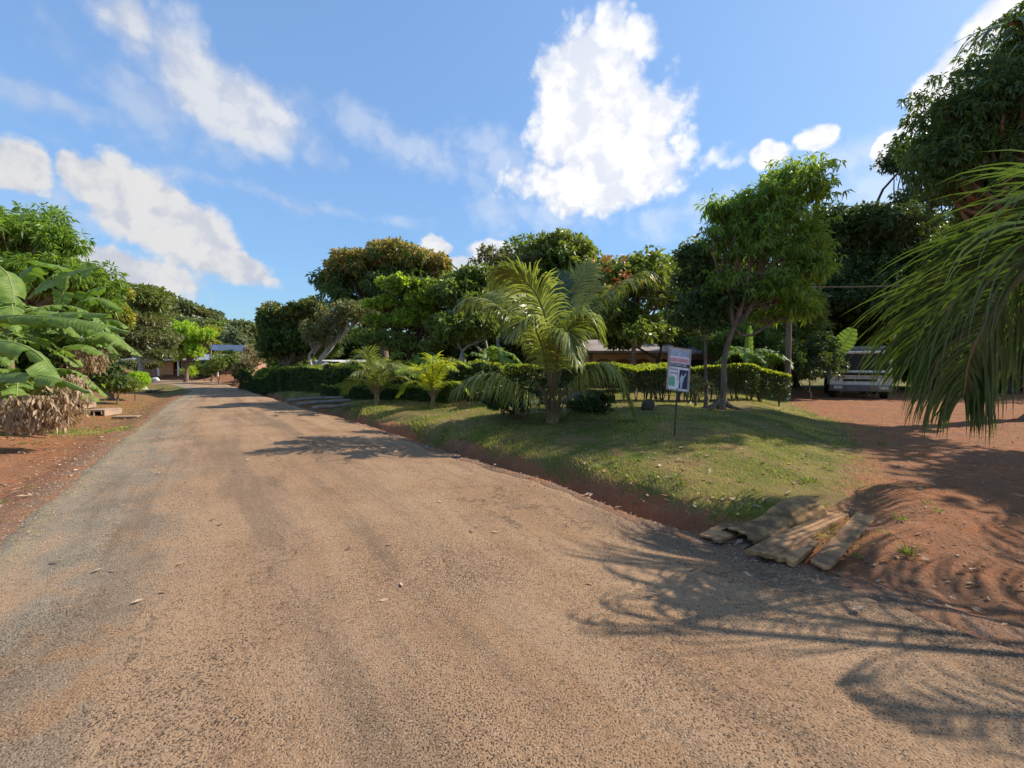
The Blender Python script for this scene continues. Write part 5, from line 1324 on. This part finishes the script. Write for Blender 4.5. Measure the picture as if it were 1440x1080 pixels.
# ------------------------------------------------------------------ ground cover (stuff)
def visible_samples(rg, n, ymin, ymax, xr=1.35, pw=2.0):
    # density falls with the square of the distance
    u = rg.random(n); y = ymin * (ymax / ymin) ** u
    x = rg.uniform(-xr, xr, n) * y
    return x, y
def make_grass():
    rg = np.random.default_rng(12)
    x, y = visible_samples(rg, 620000, 3.2, 24)
    tR, tL, dr, drive = masks(x, y)
    g = sst(tR, .35, 1.0) * (1 - sst(dr + .35 * fbm(x, y, 2.5, 61, 3), -0.9, 0.4))
    pn = fbm(x, y, 1.9, 31, 3); pn2 = fbm(x, y, .6, 33, 2)
    dens = np.clip(.5 + 1.0 * pn + .4 * pn2, .03, 1)
    pc = hit(135, 608)
    gl = np.exp(-(((x - pc[0]) / 1.7) ** 2 + ((y - pc[1]) / .75) ** 2) ** 1.5) + .35 * sst(y, 12, 15) * sst(tL, .3, .8)
    k = rg.random(len(x)) < np.where(tL > 0, gl * (tL > .15) * .8, g * dens)
    x, y = x[k], y[k]; n = len(x)
    z = height(x, y)
    P = np.stack([x, y, z - .004], -1)
    sc = np.clip(y / 7, .75, 2.0)
    H = rg.uniform(.010, .034, n) * sc ** .6 * (1 + 1.2 * (rg.random(n) < .10) * (pn[k] > .1)) * (1 + 1.0 * np.exp(-((np.where(tR[k] > 0, tR[k], 9) - .95) / .3) ** 2)); W = rg.uniform(.004, .009, n) * sc
    a = rg.uniform(0, 6.28, n); D = np.stack([np.cos(a), np.sin(a), np.zeros(n)], -1)
    le = rg.uniform(.3, 1.5, n)[:, None]
    S = np.stack([-np.sin(a), np.cos(a), np.zeros(n)], -1)
    V = np.stack([P - S * W[:, None] / 2, P + S * W[:, None] / 2, P + D * le * H[:, None] + np.array([0, 0, 1.0]) * H[:, None]], 1)
    b = MB(); b.add(V.reshape(-1, 3), np.arange(3 * n).reshape(n, 3))
    tag(b.build('grass', LM['blade']), 'short patchy lawn grass on the verges', 'grass', kind='stuff')
    print('grass blades', n)
make_grass()
def make_weeds():
    rg = np.random.default_rng(77)
    x, y = visible_samples(rg, 2600, 3.4, 20)
    tR, tL, dr, drive = masks(x, y)
    w = np.where(tR > .5, .10 + .5 * np.exp(-((tR - 1.1) / .25) ** 2), 0) * (dr < -.1) + np.where(tL > .1, .04 + .16 * (y > 9), 0) + .10 * ((dr > -.5) & (dr < .6) & (tR > .3))
    k = rg.random(len(x)) < w; x, y = x[k], y[k]; z = height(x, y); Q = []
    for a, b_, c in zip(x, y, z):
        n = int(rg.integers(10, 34)); h = rg.uniform(.035, .12)
        an = rg.uniform(0, 6.28, n); r = rg.uniform(0, .05, n)
        P = np.stack([a + np.cos(an) * r, b_ + np.sin(an) * r, np.full(n, c - .005)], -1)
        D = np.stack([np.cos(an) * rg.uniform(.2, 1.2, n), np.sin(an) * rg.uniform(.2, 1.2, n), np.ones(n)], -1)
        Q.append(leafquads(rg, P, D, h * rg.uniform(.6, 1.3, n), .006 + .012 * rg.random(n) * (h > .07), .25))
    b = MB(); b.quads(np.concatenate(Q)); tag(b.build('weeds', LM['mid']), 'small green weed tufts along the ditch bank and verges', 'weeds', kind='stuff')
make_weeds()
def make_litter():
    rg = np.random.default_rng(22)
    x, y = visible_samples(rg, 9000, 2.6, 22)
    tR, tL, dr, drive = masks(x, y)
    pn = fbm(x, y, 1.1, 41, 3)
    w = np.where(tR > 0, .24 + .35 * np.exp(-((tR - .6) / .45) ** 2) + .35 * (drive > .5) * np.clip(pn, 0, 1) + .5 * np.exp(-((x - 2.6) ** 2 + (y - 6.2) ** 2) / 1.2), 0)
    w = np.where((tR < 0) & (tL < 0), .012 + .06 * np.exp(-((tR + .15) / .25) ** 2), w)
    w = np.where(tL > 0, .25 + .3 * np.exp(-((tL - .8) / .5) ** 2), w)
    k = rg.random(len(x)) < w
    x, y = x[k], y[k]; n = len(x); z = height(x, y)
    z = np.where((tR[k] < -.05) & (tL[k] < -.05), .022, z); P = np.stack([x, y, z + .012], -1)
    D = sph(rg, n) * [1, 1, .12]
    L = rg.uniform(.035, .12, n) * np.where(drive[k] > .5, .6, 1.0); W = L * rg.uniform(.35, .6, n)
    D = nrm(D); S = nrm(np.cross(D, [0, 0, 1.0]) + rg.normal(0, .25, (n, 3))); U = np.array([0, 0, 1.0]) * rg.uniform(.1, .35, (n, 1)) * W[:, None]
    mid = P + D * L[:, None] * .5
    V = np.stack([P + U * .3, mid - S * W[:, None] / 2 + U, mid, mid + S * W[:, None] / 2 + U, P + D * L[:, None] + U * .6], 1)
    i = np.arange(n)[:, None] * 5
    Ft = np.concatenate([i + np.array([[0, 1, 2]]), i + np.array([[0, 2, 3]]), i + np.array([[1, 4, 2]]), i + np.array([[2, 4, 3]])])
    b = MB(); b.add(V.reshape(-1, 3), Ft); tag(b.build('leaf_litter', LM['cluster']), 'scattered dry fallen leaves on the lawn, the drive and the verges', 'leaf litter', kind='stuff')
    print('litter', n)
make_litter()
def make_gravel():
    rg = np.random.default_rng(52)
    x, y = visible_samples(rg, 120000, 1.2, 16)
    tR, tL, dr, drive = masks(x, y)
    edge = np.maximum(tR, tL)
    w = .35 * np.exp(-(edge / .28) ** 2) + np.where(edge < 0, .05, .03) + .06 * (drive > .5) + .10 * (tL > 0)
    k = rg.random(len(x)) < w
    x, y = x[k], y[k]; n = len(x); e = edge[k]; z = height(x, y)
    # road surface height
    z = np.where(e < -.05, .012, np.maximum(z, z))
    r = rg.uniform(.003, .009, n) * np.clip(y / 3.5, .8, 2.2)
    base_ = np.array([[1, 0, 0], [0, 1, 0], [-1, 0, 0], [0, -1, 0], [0, 0, 1], [0, 0, -.6]], float)
    V = np.stack([x, y, z + r * .3], -1)[:, None] + base_[None] * r[:, None, None] * rg.uniform(.6, 1.3, (n, 6, 1)) * np.array([1, 1, .7])
    a = rg.uniform(0, 6.28, n)
    i = np.arange(n)[:, None] * 6
    Ft = np.concatenate([i + np.array([f]) for f in ([0, 1, 4], [1, 2, 4], [2, 3, 4], [3, 0, 4], [1, 0, 5], [2, 1, 5], [3, 2, 5], [0, 3, 5])])
    b = MB(); b.add(V.reshape(-1, 3), Ft)
    m, nt = newmat('loose_gravel'); rnd = N(nt, 'ShaderNodeNewGeometry').outputs['Random Per Island']
    c = mixc(nt, rnd, (.20, .13, .085), (.46, .33, .22))
    out(nt, N(nt, 'ShaderNodeBsdfPrincipled', inp={'Base Color': c, 'Roughness': .9}).outputs[0])
    tag(b.build('gravel', m), 'loose stone chips along the road edges', 'gravel', kind='stuff')
    print('gravel', n)
make_gravel()
print('faces', sum(len(m.polygons) for m in bpy.data.meshes))
